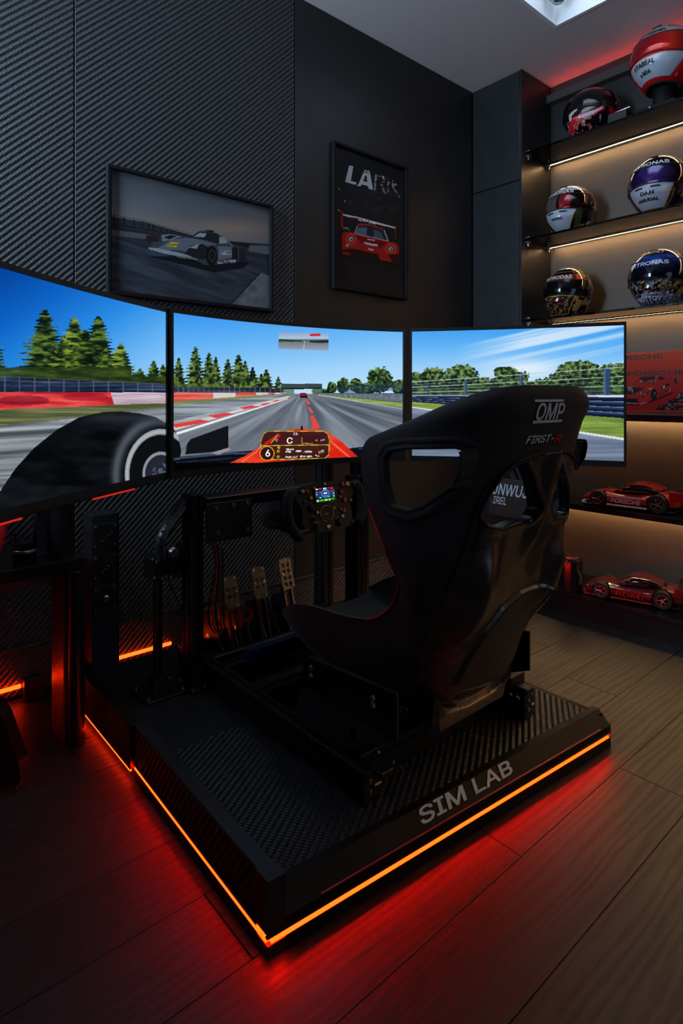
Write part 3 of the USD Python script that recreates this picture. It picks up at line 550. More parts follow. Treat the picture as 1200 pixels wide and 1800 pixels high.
obj('right_light_strip', bx(1.776, 1.784, .84, YF - .01, .050, .0665), 'led_red_soft', pf, 'red light strip')
obj('right_floor_strip', bx(1.776, 1.782, .86, YF - .01, .020, .040), 'led_right', pf, 'red light strip')
t = text('SIM LAB', .030, .0008, True, shear=.12); w_ = t.bounds[1][0]; t.vertices[:, 0] *= .327 / w_
es = np.array([*(ni[:2] * .033), .0325]); es /= np.linalg.norm(es)
obj('lettering', frame(t, A_ + ea * .404 + ni * (.003 + .009) + np.array([0, 0, .068 + .0098]) - np.cross(es, ea) * .0005, ea, es, np.cross(ea, es)), 'print_white', pf, 'pale grey platform lettering')
# ------------------------------------------------------------------ racing seat: one lofted shell, front edges (E) ahead of the spine (P)
SX = 1.33
PP = np.array([(1.60, .315), (1.50, .25), (1.35, .205), (1.18, .19), (1.06, .195), (.985, .24), (.94, .36), (.90, .50), (.865, .64), (.83, .78), (.80, .90), (.775, .99), (.765, 1.045), (.775, 1.082)])
EE = np.array([(1.61, .345), (1.52, .40), (1.38, .437), (1.23, .452), (1.13, .47), (1.075, .505), (1.04, .55), (1.015, .615), (1.035, .69), (1.085, .77), (1.115, .84), (1.122, .90), (1.10, .945), (1.05, .972)])
HW = np.array([.20, .235, .255, .26, .255, .245, .25, .275, .313, .326, .324, .325, .322, .28])
NN = np.array([3.4, 3.2, 3., 2.8, 2.6, 2.5, 2.5, 2.7, 3.1, 3.2, 3.1, 3.2, 3.8, 3.8])
tk = np.r_[0, np.cumsum(np.linalg.norm(np.diff(PP, axis=0), axis=1))]; tk /= tk[-1]
fC = PchipInterpolator(tk, np.r_[np.full(8, 1.33), 1.343, 1.358, 1.358, 1.358, 1.357, 1.36])
fP, fE, fH, fN = CubicSpline(tk, PP), PchipInterpolator(tk, EE), PchipInterpolator(tk, HW), PchipInterpolator(tk, NN)
def seat_surf(u, v):
    th = (v - .5) * math.pi; n = fN(u); p, e, h = fP(u), fE(u), fH(u)
    x = h * np.sign(np.sin(th)) * np.abs(np.sin(th)) ** (2 / n); f = 1 - np.abs(np.cos(th)) ** (2 / n)
    q = p + (e - p) * f[:, None]; return np.c_[fC(u) + x, q]
og, ou, ov = grid_mesh(seat_surf, 150, 110)
if np.mean(np.sum(og.vertex_normals * (og.vertices - np.array([SX, 1.25, .75])), axis=1)) < 0: og.invert()
O = np.array(og.vertices); Nn = np.array(og.vertex_normals)
def thick(V, N, t, nu, nv, faces):
    """Closed slab between the sheet and the sheet pushed in by t."""
    n = len(V); I = V - N * t; i = np.arange(n).reshape(nu, nv); rim = np.r_[i[:, 0], i[-1, 1:], i[-2::-1, -1], i[0, -2:0:-1]]
    F_ = np.vstack([faces, faces[:, ::-1] + n]); a, b = rim, np.roll(rim, -1)
    S = np.vstack([np.c_[a, b, b + n], np.c_[a, b + n, a + n]]); m = trimesh.Trimesh(np.vstack([V, I]), np.vstack([F_, S]), process=False)
    m2 = trimesh.Trimesh(m.vertices, np.vstack([F_, S[:, ::-1]]), process=False)
    for q in (m, m2):
        if q.is_winding_consistent: m = q; break
    if m.volume < 0: m.invert()
    return m
shell = thick(O, Nn, .013, 150, 110, og.faces)
def on_back(px, py):
    a, b, c = ray(px, py); D = (1.028 - .2577 * EYE) / (b + .2577 * c); return np.array([a * D, b * D, EYE + c * D])
c8 = lambda pts: [(600 + x / 2.609, 660 + y / 2.609) for x, y in pts]
wing_open = Polygon([on_x(*p, 1.045)[1:] for p in c8([(213, 385), (235, 352), (300, 342), (470, 345), (500, 375), (492, 425), (450, 505), (360, 592), (310, 612), (250, 590), (222, 500)])]).buffer(-.004).buffer(.012).buffer(-.006)
hole_l = Polygon([on_back(*p)[[0, 2]] for p in c8([(655, 640), (690, 560), (735, 485), (805, 412), (843, 405), (866, 480), (874, 600), (845, 655), (730, 690), (675, 680)])]).buffer(-.004).buffer(.012).buffer(-.006)
hole_r = Polygon([on_back(*p)[[0, 2]] for p in c8([(965, 440), (985, 402), (1008, 425), (1040, 520), (1046, 590), (1036, 636), (985, 640), (964, 600), (957, 505)])]).buffer(-.004).buffer(.012).buffer(-.006)
SB = PchipInterpolator([.2, .35, .6, .8, 1.0], [1.305, 1.325, 1.352, 1.387, 1.387])      # middle of the glossy back
sm = man(shell)
cuts = [yz_prism(wing_open, .9, 1.25), yz_prism(wing_open, 2 * SX - 1.25, 2 * SX - .9), xz_prism(hole_l, .55, 1.0), xz_prism(hole_r, .55, 1.0)]
for c_ in cuts: sm = sm - man(c_)
st = thing('racing_chair', 'black winged racing bucket seat with harness holes, seen from behind', 'chair', (SX, 1.1, .19))
obj('shell', sm, 'black_fabric', st, smooth=40)
# back as a height field over (x, z)
sel = (ou > tk[5] - .01) & (np.abs(ov - .5) < .44)
from scipy.interpolate import LinearNDInterpolator
Yback = LinearNDInterpolator(O[sel][:, [0, 2]], O[sel][:, 1])
selL = (ou > tk[6]) & (ov < .32)
Xleft = LinearNDInterpolator(O[selL][:, [1, 2]], O[selL][:, 0])
if np.nanmean(O[selL][:, 0]) > SX: selL = (ou > tk[6]) & (ov > .68); Xleft = LinearNDInterpolator(O[selL][:, [1, 2]], O[selL][:, 0])
def loop(poly, n=96):
    """n points around a polygon, by angle about its middle."""
    c = np.array(poly.centroid.coords[0]); out = []
    e = np.array(poly.exterior.coords); 
    for a in np.linspace(0, 2 * np.pi, n, endpoint=False):
        g = LineString([c, c + 2 * np.array([math.cos(a), math.sin(a)])]).intersection(poly.exterior)
        pts = [np.array(q.coords[0]) for q in getattr(g, 'geoms', [g])]; out.append(max(pts, key=lambda q: np.linalg.norm(q - c)))
    return np.array(out)
def rim(poly, place, rings):
    """Shaped rim round an opening: rings of (outset, height)."""
    L = [place(loop(poly.buffer(o) if o else poly), h) for o, h in rings]; n = len(L[0]); V = np.vstack(L); Fc = []
    for k in range(len(L) - 1):
        for j in range(n): a, b = k * n + j, k * n + (j + 1) % n; Fc += [(a, b, b + n), (a, b + n, a + n)]
    m = trimesh.Trimesh(V, Fc, process=False); return m
def put_left(q, h): return np.c_[np.nan_to_num(Xleft(q), nan=1.05) - h, q]
def put_right(q, h): return np.c_[2 * SX - (np.nan_to_num(Xleft(q), nan=1.05) - h), q]
RG = [(-.001, -.014), (0, .003), (.004, .006), (.009, .003), (.013, .003), (.018, .008), (.026, .007), (.029, .001), (.029, -.004)]
for pl_ in (put_left, put_right): obj('wing_opening_rim', rim(wing_open, pl_, RG), 'black_rubber', st, smooth=50)
# glossy back shell inside an arch
zk = np.array([.205, .25, .35, .45, .60, .70, .76, .82, .875, .902, .918]); wk = np.array([.150, .165, .205, .228, .236, .232, .232, .226, .170, .112, .004])
Wz = PchipInterpolator(zk, wk)
lowp = Polygon([on_back(*p)[[0, 2]] for p in c8([(895, 950), (800, 985), (715, 1060), (640, 1170), (570, 1300), (515, 1425), (620, 1405), (730, 1370), (775, 1290), (850, 1110), (915, 962)])])
oval = Polygon([on_back(*p)[[0, 2]] for p in c8([(480, 1530), (560, 1450), (680, 1410), (745, 1405), (720, 1440), (600, 1510), (500, 1550)])]).buffer(.004)
def sd(poly, x, z): 
    P_ = shapely.points(x, z); d = shapely.distance(P_, poly.exterior); return np.where(shapely.contains_xy(poly, x, z), d, -d)
sms = lambda e0, e1, t: (lambda k: k * k * (3 - 2 * k))(np.clip((t - e0) / (e1 - e0), 0, 1))
def back_relief(x, z):
    dx = x - SB(z); r = .010 + .020 * np.exp(-(dx / .028) ** 2) * sms(.60, .72, z)
    for s in (-1, 1):
        a = (dx - s * (.178 - .05 * (z - .5))) / .046; b = (z - .56) / .125
        r = r + .048 * np.exp(-(a * a * (1 + .6 * (s * a > 0))) ** 1.1 - (b * b) ** 1.4)
    r = r - .010 * sms(.56, .66, z) * np.exp(-((np.abs(dx) - .10) / .06) ** 2)
    r = r + .009 * sms(-.003, .006, sd(lowp, x, z)) - .010 * sms(-.006, .012, sd(oval, x, z))
    for h_ in (hole_l, hole_r): d = sd(h_, x, z); r = r + .006 * np.exp(-((d + .012) / .008) ** 2)
    return r
def back_sheet(u, v):
    z = .207 + u * (.917 - .207); q = (v - .5) * 2; x = SB(z) + q * Wz(z); y = Yback(np.c_[x, z]); bad = np.isnan(y); y[bad] = np.interp(z[bad], PP[5:, 1], PP[5:, 0])
    return np.c_[x, y - back_relief(x, z) * sms(1.0, .90, np.abs(q)) - .0022, z]
bs, _, _ = grid_mesh(back_sheet, 190, 130)
Vb = np.array(bs.vertices); bt = thick(Vb, np.tile([0, -1., 0], (len(Vb), 1)), .006, 190, 130, bs.faces)
bm = man(bt)
for c_ in cuts[2:]: bm = bm - man(c_)
obj('back_shell', bm, 'shell_gloss', st, 'glossy brown-black moulded back shell', smooth=45)
def put_back(q, h): return np.c_[q[:, 0], Yback(q) - back_relief(q[:, 0], q[:, 1]) - .002 - h, q[:, 1]]
for h_ in (hole_l, hole_r): obj('harness_hole_rim', rim(h_, put_back, [(-.001, -.024), (0, .002), (.003, .0045), (.007, .0035), (.010, .0005), (.011, -.004)]), 'black_gloss', st, smooth=50)
zz = np.r_[np.linspace(.60, .87, 26), np.linspace(.876, .9178, 16)]; ar = np.r_[np.c_[SB(zz) - Wz(zz) - .004, zz], np.c_[SB(zz) + Wz(zz) + .004, zz][::-1]]
ya = Yback(ar); ok = ~np.isnan(ya); obj('arch_trim', tube(np.c_[ar[ok][:, 0], ya[ok] - .004, ar[ok][:, 1]], .0075, 8), 'black_rubber', st)
pl2 = lowp.buffer(-.007)
pg = shapely.segmentize(pl2, .012); m2 = xz_prism(pg, 0, .001)
for _ in range(2): m2 = m2.subdivide()
q = m2.vertices; yb_ = Yback(q[:, [0, 2]]) - back_relief(q[:, 0], q[:, 2]); m2.vertices = np.c_[q[:, 0], yb_ - .0030 - (.001 - q[:, 1]) * 1.0, q[:, 2]]
obj('lumbar_panel', m2, 'shell_panel', st, 'matt brown lower back panel', smooth=60)
# red rim light painted as a thin line along the front edge, and the inner cushions
uu = np.linspace(.36, .80, 60)
for s in (-1, 1): obj('edge_piping', tube(np.c_[fC(uu) + s * (fH(uu) + .001), fE(uu) + [.003, 0]], .0028, 6), 'red_vinyl_and_glow', st, 'painted red rim light')
ue = np.linspace(0, 1, 90); edge = np.r_[np.c_[SX - fH(ue), fE(ue)], np.c_[SX + fH(ue), fE(ue)][::-1]]
obj('seat_cushion', hull([(SX + a * .165, y, z) for a in (-1, 1) for y, z in ((1.06, .225), (1.06, .27), (1.54, .285), (1.54, .32), (1.3, .23), (1.3, .285))]), 'black_fabric', st)
obj('back_cushion', hull([(SX + a * .17, y, z) for a in (-1, 1) for y, z in ((.985, .34), (1.02, .34), (.86, .72), (.90, .72))]), 'black_fabric', st)
obj('head_cushion', hull([(SX + a * .13, y, z) for a in (-1, 1) for y, z in ((.81, .90), (.85, .90), (.80, 1.02), (.835, 1.01))]), 'black_fabric', st)
# lettering on the head
def on_head(t, px, py, width=None, height=None, off_=.0025):
    p0 = on_back(px, py); t = t.copy(); b = t.bounds
    if width: t.vertices[:, 0] *= width / b[1][0]
    if height: t.vertices[:, 1] *= height / b[1][1]
    for _ in range(1): t = t.subdivide()
    v = t.vertices; x = p0[0] + v[:, 0]; z = p0[2] + v[:, 1]
    return trimesh.Trimesh(np.c_[x, Yback(np.c_[x, z]) - off_ - v[:, 2], z], t.faces[:, :], process=False)
wpx = lambda x0, x1, y: on_back(x1, y)[0] - on_back(x0, y)[0]
hpx = lambda x, y0, y1: on_back(x, y0)[2] - on_back(x, y1)[2]
obj('badge_lettering', on_head(text('OMP', .04, .0008, True, .13, .92), 940, 738, wpx(940, 988, 723), hpx(962, 709, 738)), 'print_white', st, 'white maker lettering between two bars')
for x0, x1, y0, y1 in ((942, 992, 702, 706.5), (936, 985.5, 739.5, 744.5)):
    b_ = prism(sbox(0, 0, 1, 1), .0008); b_ = b_.subdivide().subdivide(); obj('badge_bar', on_head(b_, x0, y1, wpx(x0, x1, y1), hpx(x0, y0, y1)), 'print_white', st)
obj('model_lettering', on_head(text('FIRST-', .02, .0008, True, .2), 925, 780, wpx(925, 972, 773), hpx(950, 767, 780)), 'print_white', st, 'small white lettering')
obj('model_letter', on_head(text('R', .02, .0008, True, .2), 973, 777, wpx(973, 986, 772), hpx(980, 764.5, 777)), 'print_red', st, 'small red letter R')

sp = on_x(890, 868, 1.588); dz_ = np.array([0, -1, 0])
obj('inner_sticker', bx(1.594, 1.600, sp[1] - .085, sp[1] + .07, sp[2] - .075, sp[2] + .045, .002), 'shell_panel', st, 'dark sticker inside the right wing')
for s_, z_, h_ in (('JNWUJ', -.006, .034), ('IREL', -.036, .022)):
    obj('sticker_lettering', frame(text(s_, h_, .0008, True, .25, .75), (1.5935, sp[1] + .055, sp[2] + z_), (0, -1, 0), (0, 0, 1), (-1, 0, 0)), 'print_white', st, 'white scribbled lettering')
# ------------------------------------------------------------------ sim rig: slotted rails, brackets, uprights, wheel deck
rg = thing('sim_rig', 'black slotted metal rig frame carrying the seat, wheel deck and uprights', 'rig frame', (1.26, 1.5, ZM))
def slotted(w, h, n=1):
    """Section of a slotted profile, w wide and h tall, with slots in the sides."""
    p = rounded(w, h, .003, 3)
    for k in range(n):
        zc = -h / 2 + h * (k + .5) / n
        for s in (-1, 1): p = p.difference(sbox(s * w / 2 - .006, zc - .004, s * w / 2 + .006, zc + .004))
    for s in (-1, 1): p = p.difference(sbox(-.004, s * h / 2 - .006, .004, s * h / 2 + .006))
    return p
def beam_y(x, z, y0, y1, w=.04, h=.08, n=2): return frame(prism(slotted(w, h, n), y1 - y0), (x, y0, z), (1, 0, 0), (0, 0, 1), (0, 1, 0))
def beam_z(x, y, z0, z1, w=.04, h=.08, n=2): return frame(prism(slotted(w, h, n), z1 - z0), (x, y, z0), (1, 0, 0), (0, 1, 0), (0, 0, 1))
def beam_x(y, z, x0, x1, w=.04, h=.08, n=2): return frame(prism(slotted(w, h, n), x1 - x0), (x0, y, z), (0, 1, 0), (0, 0, 1), (1, 0, 0))
for x, y0 in ((.957, 1.012), (1.565, .972)):
    r_ = obj('base_rail', beam_y(x, ZM + .04, y0, 1.975), 'black_metal', rg, smooth=30)
    e_ = obj('end_cap', bx(x - .019, x + .019, y0 - .004, y0, ZM + .001, ZM + .079, .002), 'black_plastic', r_)
    for z in (.03, .055): obj('bolt', bolt((x, y0 - .004, ZM + z - .002), (0, -1, 0), .006, .004), 'bare_alloy', r_)
    obj('corner_foot', bx(x + .021, x + .05, y0 + .004, y0 + .03, ZM, ZM + .03, .003), 'dark_alloy', r_)
for y in (1.08, 1.50, 1.72): obj('cross_member', beam_x(y, ZM + .04, .978, 1.544), 'black_metal', rg, smooth=30)
# seat brackets
for x, s in ((.985, -1), (1.535, 1)):
    pl_ = [(.945, .262), (.945, .372), (1.275, .347), (1.30, .33), (1.30, .20), (1.12, .185)]
    b_ = obj('seat_bracket', yz_prism(pl_, x - .003, x + .003), 'black_gloss', rg)
    foot = yz_prism(Polygon([(.955, .262), (1.12, .186), (1.30, .186), (1.30, .262)]).difference(Point(1.08, .228).buffer(.014)), 0, .004)
    v = foot.vertices; v[:, 0] = x + s * (.262 - v[:, 2]) * .42 + (v[:, 0]) * s * 1.0
    obj('bracket_flange', trimesh.Trimesh(v, foot.faces if s > 0 else foot.faces[:, ::-1], process=False), 'matt_grey', rg)
    obj('bracket_edge', bx(x - .006, x + .006, .945, 1.278, 0, .004, .001).apply_transform(np.array([[1, 0, 0, 0], [0, 1, 0, 0], [0, -.0758, 1, .4436], [0, 0, 0, 1]])), 'black_metal', rg)
    for y, z in ((1.02, .335), (1.02, .317), (1.262, .325), (1.262, .303)):
        obj('bolt', bolt((x + s * .003, y, z), (s, 0, 0), .0085, .006), 'steel', b_)
    obj('mount_foot', bx(x + s * .0, x + s * .04, .955, .99, .182, .20, .003), 'black_metal', rg)
    for y in (.965, .99, 1.04): obj('bolt', bolt((x + s * .03 - s * .06, y, .182), (0, 0, 1), .006, .006), 'steel', rg)
obj('rear_mount', [bx(1.52, 1.60, 1.0, 1.045, .18, .225, .004)], 'black_metal', rg)
obj('rear_clamp', [bx(1.592, 1.632, .99, 1.05, .10, .145, .003)], 'black_metal', rg)
# uprights and wheel deck
for x in (.905, 1.625):
    u_ = obj('upright', beam_z(x, 1.80, ZM, .735), 'black_metal', rg, smooth=30)
    obj('upright_foot', [bx(x - .03, x + .03, 1.745, 1.855, ZM, ZM + .010, .002)], 'black_metal', u_)
    for a in (-.022, .022):
        for b in (1.757, 1.843): obj('bolt', bolt((x + a, b, ZM + .01), (0, 0, 1), .007, .006), 'steel', u_)
obj('deck_beam', beam_x(1.80, .70, .93, 1.60, .08, .035, 1), 'black_metal', rg, smooth=30)
dp = obj('deck_plate', bx(.93, 1.105, 1.752, 1.760, .575, .705, .002), 'black_satin', rg)
for x, z in ((.965, .685), (.97, .605), (1.085, .69), (1.085, .60), (1.03, .69)): obj('bolt', bolt((x, 1.752, z), (0, -1, 0), .0085, .006), 'steel', dp)
obj('deck_top', bx(.93, 1.42, 1.75, 1.84, .7178, .7235, .002), 'black_metal', rg)
obj('motor_bracket', [bx(1.255, 1.262, 1.755, 1.80, .56, .68, .002)], 'black_metal', rg)
hr = obj('heel_plate', hull([(x, y, z) for x in (1.00, 1.22) for y, z in ((1.60, .215), (1.605, .25), (1.64, .215), (1.63, .252))]), 'blue_screen_reflection', rg, 'plate under the seat front with the screen reflection painted blue')
# wheel base motor
wbz = thing('wheel_base', 'dark cylindrical direct drive motor behind the steering wheel', 'wheel base', (1.34, 1.9, .62))
W0 = np.array([1.335, 1.64, .646]); ax = np.array([.03, .985, -.17]); ax /= np.linalg.norm(ax)
M0 = W0 + ax * .10
obj('motor_body', lathe([(0, 0), (.056, 0), (.062, .006), (.062, .05), (.0585, .053), (.0585, .058), (.062, .061), (.062, .24), (.056, .25), (0, .25)], M0, 40, ax), 'cabinet_black', wbz)
for k, r_ in enumerate((.030, .034, .030)): obj('collar', lathe([(0, 0), (r_, 0), (r_, .012), (0, .012)], W0 + ax * (.048 + k * .016), 28, ax), 'steel' if k != 1 else 'black_metal', wbz)
obj('shaft', rod(W0 + ax * .02, W0 + ax * .11, .020, 24), 'black_metal', wbz)
for k in range(6): a_ = k * math.pi / 3; u_ = np.array([1, 0, 0]); w_ = np.cross(ax, u_); obj('bolt', bolt(M0 + (u_ * math.cos(a_) + w_ * math.sin(a_)) * .05, -ax, .005, .004), 'steel', wbz)
# steering wheel
sw = thing('steering_wheel', 'rectangular formula steering wheel with lit display, knobs and coloured buttons', 'steering wheel', tuple(W0))
ez_ = -ax; ex_ = np.array([.999, -.035, 0]); ex_ -= ez_ * (ex_ @ ez_); ex_ /= np.linalg.norm(ex_); ey_ = np.cross(ez_, ex_)
wl = lambda x, y: ((480 + x / 6 - 567) * .00250, (906 - 830 - y / 6) * .00200)
wf_ = lambda m, z=0.: frame(m, W0 + ez_ * z, ex_, ey_, ez_)
def wp(pts): return Polygon([wl(*p) for p in pts])
face = wp([(225, 190), (330, 160), (420, 150), (640, 150), (760, 155), (870, 195), (850, 300), (800, 400), (810, 560), (790, 640), (660, 660), (430, 668), (340, 640), (285, 560), (290, 400), (240, 300)]).buffer(.004).buffer(-.002)
obj('face_plate', wf_(prism(face, .014), -.010), 'black_satin', sw)
for s in (0, 1):
    g = [(225, 195), (165, 250), (140, 350), (135, 460), (160, 570), (205, 650), (245, 690)] if not s else [(868, 190), (912, 250), (930, 350), (930, 450), (912, 540), (880, 610), (850, 640)]
    cs = CubicSpline(range(len(g)), [wl(*p) for p in g]); k = cs(np.linspace(0, len(g) - 1, 40))
    obj('grip', tube(W0 + k[:, :1] * ex_ + k[:, 1:] * ey_ + ez_ * .006, np.interp(np.linspace(0, 1, 40), [0, .12, .5, .88, 1], [.013, .0185, .0195, .0185, .012]), 14), 'black_rubber', sw)
    a, b = (wl(250, 640), wl(330, 620)) if not s else (wl(850, 610), wl(790, 610))
    obj('grip_bridge', [rod(W0 + a[0] * ex_ + a[1] * ey_, W0 + b[0] * ex_ + b[1] * ey_, .008), ], 'black_satin', sw)
    obj('paddle', wf_(prism(wp([(180, 300), (250, 300), (260, 480), (190, 480)] if not s else [(830, 300), (900, 300), (890, 480), (820, 480)]), .003), -.030), 'black_gloss', sw)
dis = wp([(430, 200), (640, 200), (640, 352), (430, 352)])
obj('display_frame', wf_(prism(dis.buffer(.004), .004), .004), 'black_gloss', sw)
dg, du, dv = grid_mesh(lambda u, v: np.c_[wl(430, 0)[0] + u * (wl(640, 0)[0] - wl(430, 0)[0]), wl(0, 352)[1] + v * (wl(0, 200)[1] - wl(0, 352)[1]), 0 * u], 84, 60)
C = Canvas(430 + du * 210, 352 - dv * 152); C.c[:] = (10, 16, 34)
C.mask((C.y > 235) & (C.y < 300), (24, 62, 116)); C.mask(C.y > 308, (14, 60, 30)); C.fill(Point(535, 265).buffer(46), (60, 120, 190)); C.fill(sbox(505, 245, 565, 280), (20, 30, 60)); C.fill(sbox(515, 256, 556, 270), (240, 244, 250))
for x0, y0, w_, h_, col in ((436, 206, 26, 14, (230, 240, 250)), (470, 206, 26, 14, (220, 60, 50)), (515, 204, 36, 18, (180, 220, 250)), (560, 206, 20, 12, (220, 50, 50)), (585, 206, 44, 24, (190, 24, 28)), (436, 236, 14, 14, (240, 90, 80)), (472, 240, 20, 10, (220, 60, 60)), (436, 262, 14, 10, (250, 250, 250)), (598, 240, 30, 10, (180, 40, 50)), (436, 326, 24, 18, (200, 250, 180)), (472, 328, 34, 12, (110, 220, 90)), (518, 324, 38, 18, (150, 240, 110)), (566, 326, 18, 16, (200, 250, 160)), (592, 326, 36, 10, (90, 180, 80)), (470, 300, 16, 10, (220, 240, 250)), (556, 298, 24, 10, (120, 220, 120)), (616, 262, 14, 22, (120, 200, 110)), (616, 296, 14, 14, (220, 230, 180))):
    C.fill(sbox(x0, y0, x0 + w_, y0 + h_), col)
obj('display', wf_(dg, .0085), 'screen', sw, 'lit colour display', paint=lin(C.c) * 1.0)
plain('button_red', (.75, .03, .03), .3); plain('button_yellow', (.75, .55, .05), .35); plain('button_green', (.03, .45, .10), .35); plain('button_olive', (.45, .45, .28), .4); plain('button_orange', (.80, .25, .08), .35); plain('button_blue', (.05, .15, .6), .35)
def btn(x, y, r, m, h=.009, nm='button'):
    q = wl(x, y); p = W0 + q[0] * ex_ + q[1] * ey_ + ez_ * .004
    b = obj(nm, lathe([(0, 0), (r, 0), (r, h * .8), (r * .85, h), (0, h)], p, 18, ez_), m, sw); obj('collar', lathe([(r + .0005, 0), (r + .0022, 0), (r + .0022, h * .45), (r + .0005, h * .45)], p, 18, ez_), 'black_gloss', b)
for x, y, r, m in ((352, 222, .0075, 'button_red'), (735, 190, .0075, 'button_red'), (712, 270, .0072, 'button_red'), (740, 362, .008, 'button_red'), (718, 475, .008, 'button_red'), (790, 192, .0085, 'button_yellow'), (378, 294, .0065, 'button_yellow'), (302, 216, .0075, 'button_olive'), (432, 452, .005, 'print_white'), (696, 530, .0065, 'print_white'), (612, 430, .0055, 'button_orange'), (684, 452, .004, 'button_green'), (312, 328, .004, 'button_blue'), (538, 166, .004, 'print_white'), (424, 196, .003, 'print_white'), (690, 316, .003, 'print_white'), (806, 372, .005, 'button_olive')): btn(x, y, r, m)
def ring(x, y, r, t, m, a0=0, a1=360, h=.006, nm='dial_ring'):
    q = np.array(wl(x, y)); a = np.radians(np.linspace(a0, a1, 40)); p = W0 + (q[0] + r * np.cos(a))[:, None] * ex_ + (q[1] + r * np.sin(a))[:, None] * ey_ + ez_ * h
    obj(nm, tube(p[:-1] if a1 - a0 == 360 else p, t, 6, a1 - a0 == 360), m, sw)
for x, y, r, m in ((372, 400, .014, 'shell_panel'), (388, 516, .0105, 'gold'), (415, 604, .017, 'steel'), (660, 586, .017, 'steel')):
    btn(x, y, r * .72, 'black_plastic', .014, 'dial'); ring(x, y, r, .0012, m)
ring(535, 478, .0275, .0016, 'gold', 60, 215, .006, 'emblem_arc'); ring(535, 478, .0275, .0016, 'print_grey', -60, 55, .006, 'emblem_arc'); ring(535, 478, .0275, .0013, 'print_white', 222, 262, .006, 'emblem_arc')
obj('emblem_lettering', wf_(text('000', .006, .0006).apply_translation((*(np.array(wl(518, 490))), 0)), .0045), 'print_grey', sw)
obj('badge', wf_(prism(wp([(518, 600), (560, 600), (560, 618), (540, 645), (518, 618)]), .004), .004), 'steel', sw)
# pedals
pd = thing('pedal_set', 'set of three perforated metal racing pedals on a dark base', 'pedals', (1.24, 1.95, ZM))
obj('base_plate', bx(1.00, 1.48, 1.86, 2.10, ZM, ZM + .02, .003), 'black_metal', pd)
obj('heel_rest', bx(1.00, 1.48, 1.83, 1.86, ZM, ZM + .06, .006), 'black_metal', pd)
tl = np.array([0, .30, .954]); nrm = np.array([0, -.954, .30])
for x, zt, m, mf in ((1.112, .395, 'black_metal', 'pedal_metal'), (1.235, .405, 'black_metal', 'pedal_metal'), (1.36, .415, 'black_metal', 'dark_alloy')):
    top = np.array([x, 1.90 + .03, zt]); H = .118; pw = .058
    pl_ = rounded(pw, H, .009, 4)
    for i in range(2):
        for j in range(4): pl_ = pl_.difference(rounded(.013, .013, .003, 3).buffer(0) if False else shapely.affinity.translate(rounded(.014, .015, .003, 3), (-.011, .011)[i], -.039 + j * .024)) if j not in (0, 3) or mf == 'dark_alloy' else pl_
    pp_ = obj('pedal', frame(prism(pl_, .006), top - tl * H / 2, (1, 0, 0), tl, nrm), mf, pd)
    for a, b in ((-.019, .048), (.019, .048), (-.019, .0), (.019, .0), (-.019, -.048), (.019, -.048)): obj('bolt', bolt(top - tl * (H / 2 - b) + np.array([a, 0, 0]) + nrm * .006, nrm, .006, .005), 'steel', pp_)
    for s in (-1, 1): obj('arm', hull([top - tl * d + np.array([s * .017 + e, 0, 0]) + nrm * f for d in (H * .85, .30) for e in (-.004, .004) for f in (-.022, -.002)]), 'dark_alloy' if mf == 'dark_alloy' else 'black_metal', pd)
    obj('pivot', rod((x - .035, 2.02, ZM + .05), (x + .035, 2.02, ZM + .05), .014, 18), 'steel', pd)
    obj('cheek_plate', [yz_prism([(1.90, ZM + .02), (2.09, ZM + .02), (2.05, ZM + .14), (1.99, ZM + .16)], x + .030, x + .034)], 'black_metal', pd)
    obj('cheek_plate', [yz_prism([(1.90, ZM + .02), (2.09, ZM + .02), (2.05, ZM + .14), (1.99, ZM + .16)], x - .034, x - .030)], 'black_metal', pd)
    obj('damper', [rod((x, 2.0, ZM + .10), (x, 2.09, ZM + .13), .013, 16)], 'paint_red' if x < 1.15 else 'black_metal', pd)
# shifter on its own stand
sh = thing('shifter', 'black sequential shifter with a bent lever arm on a slim post stand', 'shifter', (.80, 1.84, ZM))
sx_, sy_ = .805, 1.845
ft = obj('foot_plate', bx(sx_ - .07, sx_ + .075, sy_ - .07, sy_ + .06, ZM, ZM + .008, .002), 'black_metal', sh)
for a in (-.055, .06):
    for b in (-.055, .045): obj('bolt', bolt((sx_ + a, sy_ + b, ZM + .008), (0, 0, 1), .008, .007), 'steel', ft)
obj('foot_gusset', [hull([(sx_ + a, sy_ + b, z) for a, b, z in ((-.03, -.03, ZM + .008), (.03, -.03, ZM + .008), (-.03, .03, ZM + .008), (.03, .03, ZM + .008), (-.018, -.018, ZM + .05), (.018, -.018, ZM + .05), (-.018, .018, ZM + .05), (.018, .018, ZM + .05))])], 'black_metal', sh)
obj('post', beam_z(sx_, sy_, ZM + .05, .47, .024, .024, 1), 'black_metal', sh, smooth=30)
obj('post_edge', rod((sx_ - .006, sy_ - .014, ZM + .06), (sx_ - .006, sy_ - .014, .46), .0018, 8), 'bare_alloy', sh)
hd = obj('head_block', bx(sx_ - .035, sx_ + .07, sy_ - .035, sy_ + .035, .465, .545, .008), 'black_metal', sh)
for a, z in ((-.025, .48), (0., .475), (.012, .478), (-.02, .53), (.055, .482), (.03, .474)): obj('bolt', bolt((sx_ + a, sy_ - .035, z), (0, -1, 0), .005, .005), 'steel', hd)
cs = CubicSpline(range(5), [(sx_ + .0, sy_ - .03, .535), (sx_ - .004, sy_ - .035, .60), (sx_ + .028, sy_ - .03, .645), (sx_ + .075, sy_ - .02, .690), (sx_ + .10, sy_ - .015, .71)])
k = cs(np.linspace(0, 4, 30)); obj('lever_arm', tube(k, np.linspace(.017, .021, 30), 10), 'cabinet_black', sh)
obj('lever_rib', tube(k + [.004, -.019, .0], .0025, 6), 'bare_alloy', sh)
